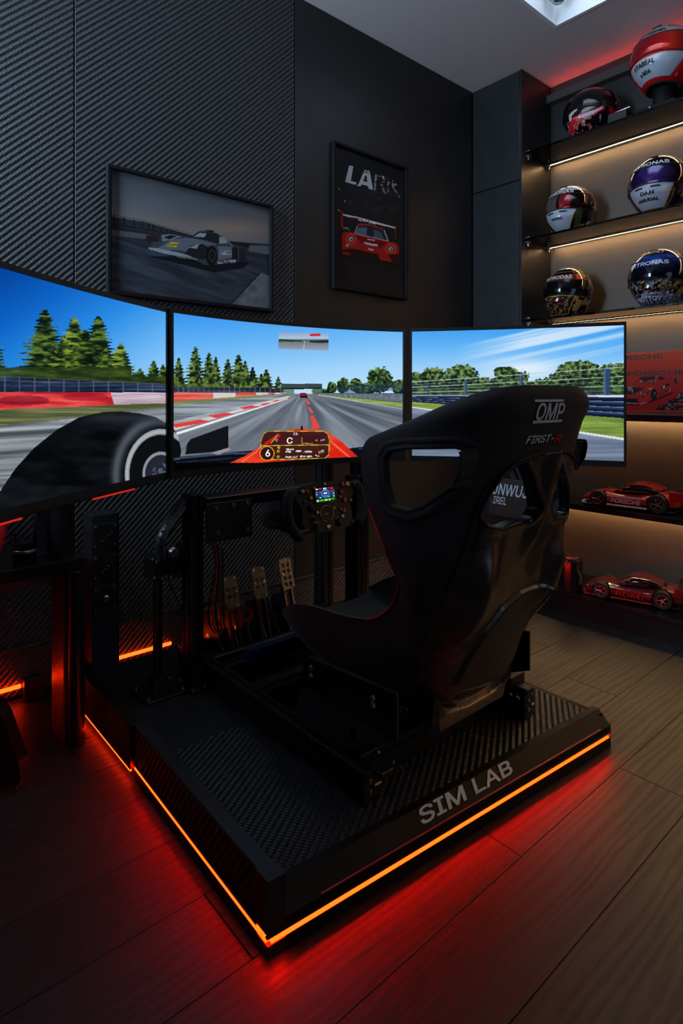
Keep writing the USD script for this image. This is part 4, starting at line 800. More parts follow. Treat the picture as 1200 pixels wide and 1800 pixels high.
for t_ in (.7, 1.1, 1.5, 2.0, 2.5): obj('bolt', bolt(cs(t_) + [-.013, -.013, .004], (-.6, -.8, 0), .0045, .004), 'steel', sh)
obj('knob', lathe([(0, 0), (.016, 0), (.020, .008), (.020, .02), (.014, .028), (0, .028)], (sx_ + .03, sy_ - .036, .555), 20, (0, -1, 0)), 'steel', sh)
obj('gear_housing', lathe([(0, 0), (.03, 0), (.03, .03), (.022, .036), (0, .036)], (sx_ + .07, sy_ - .02, .545), 24, (0, -1, 0)), 'black_metal', sh)
obj('linkage_rod', rod((sx_ + .02, sy_ - .03, .47), (sx_ + .085, sy_ - .01, .33), .004, 10), 'bare_alloy', sh)
obj('linkage_clamp', bx(sx_ + .075, sx_ + .10, sy_ - .03, sy_ + .02, .315, .345, .003), 'black_metal', sh)
# hydraulic-looking loose cable loom beside the pedals
cbm = thing('cable_loom', 'bundle of thin dark cables hanging beside the shifter post', 'cables', (.93, 1.9, ZM))
for i in range(5):
    cs = CubicSpline(range(4), [(1.0 + i * .012, 1.86, .56 - i * .01), (1.01 + i * .008, 1.845, .44), (1.0 + i * .014 - .01, 1.85, .33), (1.03 + i * .01, 1.88, .22)])
    obj('cable', tube(cs(np.linspace(0, 3, 24)), .0032, 6), ('black_rubber', 'red_vinyl_and_glow', 'black_rubber', 'bare_alloy', 'black_rubber')[i], cbm)
# monitor stand
ms = thing('monitor_stand', 'black twin-post monitor stand behind the wheel with silver triangular feet', 'monitor stand', (1.75, 2.06, ZM))
for x in (1.675, 1.86):
    y = 2.065 if x < 1.7 else 2.03
    z0_ = ZM if x < 1.745 else 0.
    p_ = obj('post', beam_z(x, y, z0_, 1.22, .05, .08, 2), 'black_metal', ms, smooth=30)
    obj('foot', [hull([(x - .16, y - .05, z0_ + .001), (x - .16, y - .05, z0_ + .008), (x - .01, y + .04, z0_ + .001), (x - .01, y + .04, z0_ + .008), (x + .05, y - .085, z0_ + .001), (x + .05, y - .085, z0_ + .008)])] if x < 1.7 else [bx(x - .05, x + .05, y - .05, y + .05, z0_, z0_ + .01, .002)], 'bare_alloy' if x < 1.7 else 'black_metal', p_)
    for a in (-.035, .03): obj('bolt', bolt((x + a, y - .045, z0_ + .01), (0, 0, 1), .006, .005), 'steel', p_)
obj('cross_bar', beam_x(2.07, 1.08, .66, 1.70, .04, .08, 2), 'black_metal', ms, smooth=30)
obj('red_edge_strip', [bx(1.701, 1.7035, 2.03, 2.038, ZM + .01, .80)], 'red_vinyl_and_glow', ms, 'thin red edge strip')
# ------------------------------------------------------------------ left side: column, table, tower, wall strips
et = thing('equipment_tower', 'tall slim black equipment tower with three square bolted panels near its top', 'equipment tower', (.70, 2.06, ZM))
obj('body', bx(.658, .744, 2.03, 2.12, ZM, .660, .002), 'cabinet_black', et)
for k, z in enumerate((.582, .478, .372)):
    p_ = obj('panel', bx(.6615, .738, 2.024, 2.03, z - .034, z + .048, .003), 'black_plastic', et)
    for a, b in ((.668, .04), (.731, .04), (.731, -.026), (.668, -.026)): obj('bolt', bolt((a, 2.024, z + b), (0, -1, 0), .0042, .004), 'steel', p_)
    if k == 2: obj('dial', lathe([(0, 0), (.012, 0), (.012, .006), (.008, .01), (0, .01)], (.70, 2.024, z + .006), 18, (0, -1, 0)), 'steel', p_)
    else:
        for i in range(4): obj('toggle', rod((.686 + i * .010, 2.024, z - .012 + i * .010), (.688 + i * .010, 2.012, z - .008 + i * .010), .0028, 8), 'bare_alloy', p_)
obj('edge_trim', bx(.7445, .7475, 2.029, 2.034, ZM + .02, .660), 'black_metal', et)
tb = thing('side_table', 'black side table on a round-edged column leg left of the platform', 'table', (.3, 1.95, 0))
obj('table_top', bx(-.45, .585, 1.852, 2.20, .535, .572, .003), 'black_gloss', tb)
obj('apron', bx(-.45, .50, 1.90, 2.18, .50, .535, .002), 'black_satin', tb)
obj('leg_panel', bx(.534, .562, 1.90, 2.03, 0, .535, .002), 'cabinet_black', tb)
lc = obj('column', xy_prism(Point(.5665, 1.886).buffer(.024, 12).union(sbox(.5425, 1.886, .5905, 1.91)), 0, .552), 'black_metal', tb)
obj('column_joint', xy_prism(Point(.5665, 1.886).buffer(.0255, 12), .528, .534), 'steel', lc)
mc = thing('monitor_column', 'round-edged black column rising from the side table to the left monitor', 'stand', (.52, 1.95, .572))
obj('column', xy_prism(Point(.535, 1.915).buffer(.03, 14).union(sbox(.505, 1.915, .565, 1.95)), .572, 1.05), 'black_metal', mc)
obj('side_panel', bx(.468, .505, 1.945, 1.975, .572, 1.05, .002), 'black_satin', mc)
gl_ = thing('drinking_glass', 'small faceted dark glass tumbler on the black side table', 'glass', (.428, 1.90, .572))
gx, gy = .428, 1.90
obj('body', lathe([(0, 0), (.028, 0), (.031, .006), (.033, .085), (.0315, .085), (.029, .01), (0, .008)], (gx, gy, .572), 12), 'clear_glass', gl_, smooth=False)
obj('band', lathe([(.0325, 0), (.0338, .002), (.0338, .008), (.0325, .010)], (gx, gy, .605), 24), 'steel', gl_)
obj('insert', lathe([(0, 0), (.024, 0), (.024, .05), (0, .05)], (gx, gy, .582), 16), 'black_gloss', gl_)
hs = thing('headset', 'red and black headset hanging over the left end of the side table', 'headset', (.335, 1.95, .572))
cs = CubicSpline(range(6), [(0.360, 1.93, .60), (0.377, 1.93, .66), (0.371, 1.94, .735), (0.305, 1.95, .775), (0.235, 1.96, .735), (0.225, 1.96, .60)])
obj('band', tube(cs(np.linspace(0, 5, 50)), .010, 8), 'red_vinyl_and_glow', hs)
for p in ((.365, 1.93, .60), (0.225, 1.96, .60)): obj('ear_cup', lathe([(0, 0), (.026, 0), (.03, .008), (.03, .03), (0, .034)], p, 20, (-1, 0, 0)), 'paint_red', hs)
# glowing strips at the foot of the back wall
for a, b, wh in ((-.55, .505, 'left end of'), (.585, .60, ''), (.78, 1.06, '')):
    if b - a > .1: obj('wall_light_strip', bx(a, b, YB - .026, YB - .017, .040, .052, .001), 'led_wall' if a < 0 else 'led_red', label='glowing orange strip at the foot of the back wall ' + ('left of the column leg' if a < 0 else 'behind the shifter'), cat='light strip', group=None)
jb = thing('junction_box', 'small black junction box interrupting the left wall light strip', 'box', (.60, 2.29, 0))
jx = on_y(56, 1200, 2.285)[0]
obj('body', bx(jx - .028, jx + .028, 2.262, 2.302, 0.0, .075, .004), 'black_satin', jb)
obj('cover', bx(jx - .022, jx + .022, 2.257, 2.262, .012, .068, .002), 'black_metal', jb)
# dark bench leg entering the picture at the left
bl = thing('stool_foot', 'black sloping stool foot on the floor at the left picture edge', 'stool', (.1, 1.25, 0))
q = lambda px, py, X: on_x(px, py, X)[1:]
a0 = on_z(16, 1392, 0.); ex2 = np.array([RX, RY, 0]); fw = np.array([DX, DY, 0])
Dk = a0[0] * DX + a0[1] * DY; S_ = Dk / F
def bpt(px, py): return ((px - 16) * S_, max(0., (1392 - py) * S_))
leg = Polygon([bpt(-60, 1215), bpt(-8, 1243), bpt(4, 1262), bpt(34, 1345), bpt(36, 1372), bpt(24, 1391), bpt(-40, 1391), bpt(-70, 1330)])
obj('leg', frame(prism(leg.buffer(-.004).buffer(.004), .045), a0, ex2, (0, 0, 1), fw), 'black_gloss', bl)
obj('rubber_pad', frame(prism(Polygon([bpt(-38, 1392), bpt(26, 1392), bpt(30, 1380), bpt(-38, 1380)]), .050), a0 - fw * .0025, ex2, (0, 0, 1), fw), 'black_rubber', bl)
obj('rib', frame(prism(Polygon([bpt(-52, 1232), bpt(-14, 1252), bpt(14, 1330), bpt(8, 1332), bpt(-18, 1260), bpt(-52, 1240)]), .004), a0 - fw * .004, ex2, (0, 0, 1), fw), 'black_metal', bl)
# ------------------------------------------------------------------ crash helmets
FD, LD, UD = np.array([-1., 0, 0]), np.array([0, -1., 0]), np.array([0, 0, 1.])     # front, picture-right, up
def helm_r(az, el, L, W, H):
    """Surface of a full-face helmet: angles to (front, side, up)."""
    ce, se = np.cos(el), np.sin(el); f, l, z = L * .5 * ce * np.cos(az), W * .5 * ce * np.sin(az), H * .5 * se
    low = np.clip(-se, 0, 1); chin = np.clip(np.cos(az), 0, 1) ** 2
    f = f * (1 + .16 * chin * np.clip((low - .05) / .35, 0, 1) - .10 * (1 - chin) * low); l = l * (1 - .10 * low * (1 - .3 * chin))
    f = f - .03 * L * np.clip(se, 0, 1) ** 2
    z = np.where(z < 0, z * 1.04, z); z = np.maximum(z, -H * (.42 - .05 * chin * 0))
    return f, l, z
def hplace(c, az, el, dims, off_=0.):
    """Room point on a helmet, pushed out by off_."""
    f, l, z = helm_r(az, el, *dims); k = 1 + off_ / (.5 * dims[1])
    return c + np.outer(f * k, FD) + np.outer(l * k, LD) + np.outer(z * (1 + off_ / (.5 * dims[2])), UD)
R_ = np.radians
def helmet(name, label, c, dims, paint, visor_paint, letters, stand=False, visor=(-6, 24), chin_vents=True, tilt=0.):
    c = np.array(c, float) + [0, 0, dims[2] * .4375 + .0065]; h = thing(name, label, 'helmet', (c[0], c[1], c[2] - dims[2] * .43), group=None)
    g, u, v = grid_mesh(lambda u, v: hplace(c, (u - .5) * 2 * np.pi, R_(-58 + v * 148), dims), 200, 110)
    C = Canvas(np.degrees((u - .5) * 2 * np.pi), -58 + v * 148); paint(C)
    if np.mean(np.sum(g.vertex_normals * (g.vertices - c), axis=1)) < 0: g.invert()
    obj('shell', g, 'helmet_paint', h, paint=lin(C.c))
    g, u, v = grid_mesh(lambda u, v: hplace(c, R_(-82 + u * 164), R_(visor[0] + v * (visor[1] - visor[0]) - 5 * np.abs(u - .5) * 2 * (v < .5)), dims, .0025), 90, 34)
    C = Canvas(-82 + u * 164, visor[0] + v * (visor[1] - visor[0])); visor_paint(C)
    if np.mean(np.sum(g.vertex_normals * (g.vertices - c), axis=1)) < 0: g.invert()
    obj('visor', g, 'visor_paint', h, 'tinted visor', paint=lin(C.c))
    for e_ in visor: obj('visor_seal', tube(hplace(c, R_(np.linspace(-82, 82, 50)), R_(np.full(50, e_) - (5 * np.abs(np.linspace(-1, 1, 50)) if e_ == visor[0] else 0)), dims, .003), .0022, 6), 'black_rubber', h)
    a = np.linspace(-np.pi, np.pi, 80, endpoint=False)
    obj('base_trim', tube(hplace(c, a, R_(np.full(80, -57.)), dims, .001), .005, 6, True), 'black_rubber', h)
    P_ = hplace(c, a, R_(np.full(80, -57.)), dims); obj('liner', trimesh.Trimesh(np.vstack([P_, P_.mean(0) + [0, 0, .03]]), [(i, (i + 1) % 80, 80) for i in range(80)], process=False), 'black_fabric', h)
    for s in (-1, 1): obj('visor_pivot', lathe([(0, 0), (.016, 0), (.015, .005), (.006, .007), (0, .007)], hplace(c, R_(np.array([s * 84.])), R_(np.array([4.])), dims)[0], 16, LD * s), 'black_plastic', h)
    if chin_vents:
        for s in (-1, 1): obj('chin_vent', tube(hplace(c, R_(np.linspace(s * 8, s * 24, 8)), R_(np.full(8, -13.)), dims, .001), .0042, 6), 'black_rubber', h)
    obj('top_vent', tube(hplace(c, R_(np.linspace(-16, 16, 10)), R_(np.full(10, 58.)), dims, .001), .004, 6), 'black_rubber', h)
    for s_, a0, e0, w_, hh, m in letters:
        t = text(s_, 1., .0008, True); t.vertices[:, 0] *= w_ / t.bounds[1][0]; t.vertices[:, 1] *= hh
        t = t.subdivide(); vv = t.vertices
        V = np.array([hplace(c, R_(vv[:, 0] + a0), R_(vv[:, 1] + e0), dims, .0036)])[0]; lift = vv[:, 2:3] * (V - c) / np.linalg.norm(V - c, axis=1)[:, None]
        obj('lettering', trimesh.Trimesh(V + lift, t.faces, process=False), m, h, smooth=False)
    if stand:
        zb = c[2] - dims[2] * .40
        obj('stand_post', lathe([(0, 0), (.085, 0), (.085, .008), (.05, .02), (.05, zb - stand - .01), (.075, zb - stand + .01), (.075, zb - stand + .03), (0, zb - stand + .03)], (c[0], c[1], stand), 28), 'frame_black', h)
        obj('stand_bar', bx(c[0] - .12, c[0] + .10, c[1] - .10, c[1] + .10, stand, stand + .030, .008), 'frame_black', h)
        obj('bolt', bolt((c[0] - .121, c[1] + .02, stand + .016), (-1, 0, 0), .006, .005), 'steel', h)
    return h
painted('visor_paint', .08, metallic=.35, coat_weight=.5, coat_roughness=.03)
def flecks(C, cols, sc, th, seed, region=None):
    for i, col in enumerate(cols):
        n = meshkit.fbm(np.c_[C.x / sc, C.y / (sc * .8), np.full(len(C.x), i * 7.3)], 3, seed + i); m = n > th
        if region is not None: m = m & region
        C.mask(m, col)
def trap(C, a0, a1, e0, e1, inset, col, edge=None, ew=2.2):
    P_ = Polygon([(a0, e1), (a1, e1), (a1 - inset, e0), (a0 + inset, e0)])
    if edge is not None: C.fill(P_.buffer(ew), edge)
    C.fill(P_, col)
def p_white(C):
    C.c[:] = (16, 16, 18); C.mask(C.y > 38, (186, 190, 204)); C.mask((C.y > 38) & (np.abs(C.x) > 62), (196, 176, 150)); flecks(C, [(206, 170, 70), (190, 30, 36), (230, 230, 235), (30, 26, 24)], 22, .58, 5, np.abs(C.x) > 60)
    C.mask((C.y > 26) & (C.y < 38) & (np.abs(C.x) < 75), (20, 20, 24)); C.mask((np.abs(C.y - 62) < 2.5) & (np.abs(C.x) < 40), (60, 62, 70)); C.fill(Point(10, 72).buffer(4), (90, 94, 104))
    trap(C, -44, 42, -52, -9, 13, (176, 184, 204), (190, 180, 60)); C.mask((C.y < -9) & (C.x > 44) & (C.x < 60), (56, 66, 40))
def v_white(C):
    C.c[:] = (74, 64, 30); C.mask(C.x > -32, (104, 94, 90)); C.mask(C.x > 2, (150, 24, 36)); C.mask(C.x > 30, (30, 8, 12)); C.mask((C.x > -2) & (C.x < 6), (40, 16, 16))
def p_purple(C):
    C.c[:] = (24, 18, 30); C.mask(C.y > 46, (38, 34, 44)); C.mask((C.y > 60) & (np.abs(C.x) < 60), (120, 110, 100)); flecks(C, [(120, 40, 30), (50, 30, 80), (150, 110, 60)], 20, .60, 15, np.abs(C.x) > 58)
    C.mask((np.abs(np.abs(C.x) - 74) < 5) & (C.y > -30), (206, 130, 70)); C.mask((C.y > 24) & (C.y < 42) & (np.abs(C.x) < 66), (20, 16, 30)); trap(C, -46, 46, -52, -8, 11, (176, 180, 196), (206, 140, 90))
def v_purple(C): C.c[:] = ramp(np.clip((C.x + 70) / 120, 0, 1), [(0, (14, 10, 20)), (.3, (34, 22, 62)), (.7, (66, 40, 128)), (1, (30, 14, 40))])
def p_gold(C):
    C.c[:] = (16, 14, 15); flecks(C, [(120, 90, 36), (150, 30, 24), (150, 140, 130), (180, 140, 70)], 15, .61, 25, (np.abs(C.x) > 46) | (C.y > 44)); C.mask((C.y > 44) & (np.abs(C.x) < 40), (30, 16, 14))
    C.mask((C.y > 22) & (C.y < 38) & (np.abs(C.x) < 72), (120, 34, 22)); C.mask((C.x > 50) & (C.x < 66) & (C.y > 18) & (C.y < 38), (220, 90, 40)); trap(C, -50, 46, -52, -12, 14, (34, 28, 24), (206, 150, 50), 2.6)
    flecks(C, [(176, 136, 60), (150, 156, 176), (150, 36, 30), (100, 70, 30)], 5, .64, 29, (C.y < -14) & (C.y > -50) & (np.abs(C.x) < 36)); C.mask(np.abs(C.y - 46) < 1.5, (190, 160, 90), .6)
def v_black(C): C.c[:] = ramp(np.clip((C.x + 80) / 160, 0, 1), [(0, (6, 6, 8)), (.5, (12, 14, 20)), (1, (22, 22, 26))])
def p_blue(C):
    C.c[:] = (14, 16, 24); C.mask((C.y > 40) & (np.abs(C.x) < 64), (28, 36, 56)); C.mask((C.y > 26) & (C.y < 42) & (np.abs(C.x) < 66), (24, 60, 150)); C.mask((np.abs(np.abs(C.x) - 76) < 6), (196, 156, 90)); flecks(C, [(196, 150, 60), (40, 50, 80)], 16, .60, 35, np.abs(C.x) > 66)
    flecks(C, [(176, 136, 50), (130, 96, 40), (110, 136, 176)], 6, .61, 37, (C.y < -8) & (C.y > -30) & (np.abs(C.x) < 70)); C.mask((C.y < -30), (120, 132, 158)); flecks(C, [(30, 36, 52), (170, 180, 200), (60, 70, 96)], 5, .58, 39, C.y < -30)
def v_blue(C): C.c[:] = ramp(np.clip((C.y + 6) / 34, 0, 1), [(0, (8, 10, 18)), (.55, (14, 20, 40)), (1, (26, 58, 140))])
def p_redblack(C):
    C.c[:] = (14, 12, 16); C.mask((np.abs(C.x - 8) < 10) & (C.y > 44), (170, 20, 36)); C.mask((C.x > 70) & (C.x < 92) & (C.y > -20), (150, 16, 34)); flecks(C, [(190, 24, 40), (60, 56, 80)], 18, .63, 45, np.abs(C.x) > 64)
    C.fill([(-70, -50), (-40, -30), (-8, -20), (24, -16), (56, -2), (54, -12), (20, -30), (-30, -46), (-60, -56)], (226, 34, 44)); C.fill([(0, -24), (40, -12), (50, -6), (48, -12), (20, -28)], (206, 206, 216)); C.fill([(-22, -8), (-2, 0), (0, -6), (-12, -14), (-14, -24), (-22, -24)], (210, 190, 190)); C.fill([(-78, -56), (-60, -24), (-44, -40), (-52, -56)], (214, 40, 48)); flecks(C, [(200, 120, 110), (190, 200, 220)], 7, .66, 47, (C.y < -16) & (np.abs(C.x) < 50))
def p_red(C):
    C.c[:] = (206, 26, 30); C.mask((C.y > 26) & (C.y < 40), (196, 200, 206)); C.mask((C.y > 40), (190, 196, 204)); C.mask((C.y > 52) & (C.y < 66), (200, 30, 40)); C.mask((C.x > 30) & (C.y > 42) & (C.y < 52), (230, 40, 36)); C.mask(C.y > 66, (176, 186, 200))
    trap(C, -56, 60, -46, -10, 5, (176, 190, 204)); C.mask((C.y < -10) & (C.x < -58), (216, 34, 30)); C.fill([(40, -46), (60, -20), (70, -20), (52, -46)], (220, 40, 34)); C.fill(Point(-72, -40).buffer(8), (160, 170, 190)); C.mask((C.y > -11) & (C.y < -7), (240, 50, 30))
def v_red(C): C.c[:] = ramp(np.clip((C.x + 70) / 140, 0, 1), [(0, (120, 12, 26)), (.5, (176, 14, 30)), (.75, (236, 52, 26)), (1, (120, 10, 20))])
def hpos(px, py, X=3.275): return on_x(px, py, X)
Z1, Z2, Z3 = 2.5105, 1.9975, 1.5175
def at(px, Z, X=3.275): p = on_x(px, 300, X); return (X, p[1], Z)

plain('letter_silver', (.72, .72, .76), .4); plain('letter_gold', (.6, .45, .2), .4)
helmet('racing_helmet', 'black racing helmet with red swooshes, left on the top glass shelf', at(1040, Z1), (.33, .30, .30), p_redblack, v_black, [], visor=(-2, 34), chin_vents=False)
helmet('racing_helmet', 'red and white racing helmet raised on a black stand', at(1166, Z1 + .125), (.34, .315, .345), p_red, v_red, [('ADTRINEL', -34, 30, 62, 6.5, 'print_black'), ('VTABEAL', -36, -24, 46, 8, 'print_black'), ('a MDA', -26, -37, 26, 6, 'print_black')], stand=Z1, visor=(-6, 26), chin_vents=False)
helmet('racing_helmet', 'white topped racing helmet with gold and red visor on the middle shelf', at(1003, Z2), (.315, .275, .30), p_white, v_white, [('PETRONAS', -50, 28.5, 88, 7, 'letter_silver'), ('NOAC', -14, -29, 30, 4.5, 'print_black')], visor=(-6, 26))
helmet('racing_helmet', 'dark racing helmet with purple visor and white chin on the middle shelf', at(1160, Z2), (.33, .30, .325), p_purple, v_purple, [('PETRONAS', -48, 28, 88, 8, 'letter_silver'), ('DAN', -12, -26, 26, 6, 'print_black'), ('AMUDAL', -24, -37, 48, 5, 'print_black')], visor=(-6, 26))
helmet('racing_helmet', 'black and gold racing helmet with orange lettering band on the lowest shelf', at(999, Z3), (.305, .27, .31), p_gold, v_black, [('PATRODAS', -44, 26, 84, 8, 'letter_silver'), ('AMS', -16, 54, 30, 9, 'letter_silver')], visor=(-8, 22))
helmet('racing_helmet', 'blue banded racing helmet with gold rim on the lowest shelf', at(1160, Z3), (.33, .30, .325), p_blue, v_blue, [('PETRONAS', -44, 19, 82, 7, 'letter_silver'), ('ENABDNLY', -34, 46, 66, 8, 'letter_gold'), ('ROTTGY', -30, -46, 60, 9, 'letter_silver')], visor=(-6, 30), chin_vents=False)
wing = thing('wing_part', 'short silver rod lying on the top glass shelf between two helmets', 'rod', (3.2, 1.45, Z1))
obj('rod', rod((3.16, 1.44, Z1 + .055), (3.16, 1.36, Z1 + .060), .005, 10), 'steel', wing); obj('base', bx(3.14, 3.30, 1.37, 1.47, Z1 + .0, Z1 + .05, .004), 'black_satin', wing)
# ------------------------------------------------------------------ model racing cars (length along local x, nose at +x)
def loft(secs, n=18, power=2.6):
    """Body from stations (x, half width, z low, z high)."""
    a = np.linspace(0, 2 * np.pi, n, endpoint=False); V = []
    for x, w, z0, z1 in secs:
        V.append(np.c_[np.full(n, x), w * np.sign(np.cos(a)) * np.abs(np.cos(a)) ** (2 / power), (z0 + z1) / 2 + (z1 - z0) / 2 * np.sign(np.sin(a)) * np.abs(np.sin(a)) ** (2 / power)])
    V = np.vstack(V); Fc = []; N = len(secs)
    for k in range(N - 1):
        for j in range(n): A, B = k * n + j, k * n + (j + 1) % n; Fc += [(A, B, B + n), (A, B + n, A + n)]
    for k, s in ((0, 1), (N - 1, -1)): Fc += [(k * n, k * n + j, k * n + j + 1)[::s] for j in range(1, n - 1)]
    m = trimesh.Trimesh(V, Fc, process=False); m.fix_normals(); return m
def model_car(label, loc, ang, L, body, trim, words, wing_h=.2):
    c = thing('model_racing_car', label, 'model car', loc, group=None)
    ca, sa = math.cos(ang), math.sin(ang); o = np.array(loc, float)
    put = lambda m: frame(m, o, np.array([ca, sa, 0]) * L, np.array([-sa, ca, 0]) * L, (0, 0, L))
    low = [(-.5, .12, .07, .15), (-.46, .19, .05, .20), (-.36, .215, .04, .215), (-.22, .215, .035, .19), (-.05, .20, .03, .17), (.1, .205, .03, .165), (.24, .215, .03, .18), (.36, .21, .03, .165), (.46, .17, .03, .12), (.5, .10, .035, .08)]
    m = loft(low); arches = [put(frame(prism(Point(x, r + .005).buffer(r + .012), .5), (0, -.25 if s < 0 else .11, 0), (1, 0, 0), (0, 0, 1), (0, 1, 0)) if False else lathe([(0, .13), (r + .014, .13), (r + .014, .26), (0, .26)], (x, 0, r), 24, (0, s, 0))) for x, r in ((-.31, .095), (.30, .088)) for s in (-1, 1)]
    bm_ = man(put(m))
    for a_ in arches: bm_ = bm_ - man(a_)
    obj('body', bm_, body, c, smooth=50)
    cab = loft([(-.36, .07, .17, .19), (-.27, .13, .16, .235), (-.16, .15, .155, .265), (-.03, .15, .15, .265), (.07, .14, .15, .225), (.16, .12, .15, .165)], 18, 3.)
    obj('windows', put(cab), 'black_gloss', c, smooth=50)
    obj('roof', put(loft([(-.30, .10, .222, .228), (-.17, .125, .262, .270), (-.03, .125, .262, .270), (.03, .115, .246, .252)], 14, 3.)), body, c, smooth=50)
    for s in (-1, 1):
        for q in ([(-.30, .225), (-.17, .268), (-.03, .268), (.07, .228), (.165, .16)],): obj('window_pillar', put(tube([(x, s * (.143 if -.2 < x < .05 else .118), z) for x, z in q], .006, 5)), body, c)
        obj('side_stripe', put(hull([(x, s * (.217 + e), z) for x in (-.20, .20) for z in (.125, .140) for e in (-.012, .0)])), trim, c)
        obj('side_skirt', put(bx(-.21, .20, s * .19, s * .222, .028, .045, .004)), trim, c)
        t = text(words, .05, .002, True, .1); t.vertices[:, 0] *= .30 / t.bounds[1][0]
        obj('lettering', put(frame(t, (.15, .2185, .065) if s > 0 else (-.15, -.2185, .065), (-s, 0, 0), (0, 0, 1), (0, s, 0))), 'print_white' if wing_h < .195 else 'paint_red', c)
        obj('head_lamp', put(loft([(.43, .03, .095, .115), (.46, .03, .09, .112), (.475, .015, .09, .10)], 10).apply_translation((0, s * .12, 0))), 'steel', c)
        obj('wing_strut', put(bx(-.47, -.43, s * .09 - .004, s * .09 + .004, .17, wing_h, .001)), 'black_metal', c)
        obj('wing_end_plate', put(bx(-.55, -.42, s * .205, s * .212, wing_h - .05, wing_h + .045, .002)), body, c)
        obj('mirror', put(bx(.05, .08, s * .155, s * .19, .185, .205, .005)), body, c)
    obj('rear_wing', put(loft([(-.55, .205, wing_h + .012, wing_h + .026), (-.49, .205, wing_h, wing_h + .018), (-.43, .205, wing_h - .004, wing_h + .006)], 12, 6.)), 'black_metal', c)
    obj('splitter', put(hull([(x, y, z) for z in (.015, .027) for x, y in ((.36, -.2), (.36, .2), (.49, -.17), (.49, .17), (.525, -.08), (.525, .08))])), trim, c)
    obj('floor_pan', put(bx(-.46, .42, -.19, .19, .016, .032, .003)), 'black_satin', c)
    for x, r in ((-.31, .095), (.30, .088)):
        for s in (-1, 1):
            w = obj('wheel', put(lathe([(r * .62, .14), (r * .95, .14), (r, .15), (r, .213), (r * .94, .223), (r * .64, .222), (r * .62, .21)], (x, 0, r), 28, (0, s, 0))), 'black_rubber', c)
            sp = [put(lathe([(r * .58, .215), (r * .64, .224), (r * .60, .224), (r * .55, .217)], (x, 0, r), 28, (0, s, 0)))] + [put(rod((x + math.cos(k * 1.2566) * r * .1, s * .216, r + math.sin(k * 1.2566) * r * .1), (x + math.cos(k * 1.2566) * r * .6, s * .219, r + math.sin(k * 1.2566) * r * .6), .008, 6)) for k in range(5)] + [put(rod((x, s * .20, r), (x, s * .226, r), .016, 12))]
            obj('rim', sp, 'steel', w); obj('disc', put(rod((x, s * .15, r), (x, s * .20, r), r * .6, 22)), 'black_metal', w)
    return c
c1 = on_z(1112, 897, .525); model_car('red and white model racing car on the thin black shelf', (2.925, on_x(1112, 890, 2.925)[1], .5255), math.radians(94), .44, 'paint_red', 'print_white', 'PORSCHE', .19)
plain('paint_dark_red', (.16, .012, .012), .18, coat_weight=.9)
model_car('dark red model racing car with tall wing on the low plinth', (2.85, on_x(1114, 1042, 2.85)[1], .1125), math.radians(103), .42, 'paint_dark_red', 'paint_red', 'RDMI', .20)
cn = on_z(1012, 1036, .112) + [-.03, .012, 0]
can = thing('canister', 'shiny black cylinder canister with a red lid ring on the plinth', 'canister', (cn[0], cn[1], .112))
obj('body', lathe([(0, 0), (.052, 0), (.055, .003), (.055, .150), (.052, .155), (0, .155)], (cn[0], cn[1], .1122), 40), 'black_gloss', can)
obj('lid_ring', lathe([(.030, 0), (.036, .002), (.036, .008), (.030, .008)], (cn[0], cn[1], .2665), 36), 'paint_red', can)
obj('lid', lathe([(0, 0), (.030, 0), (.030, .004), (0, .004)], (cn[0], cn[1], .2665), 30), 'black_metal', can)
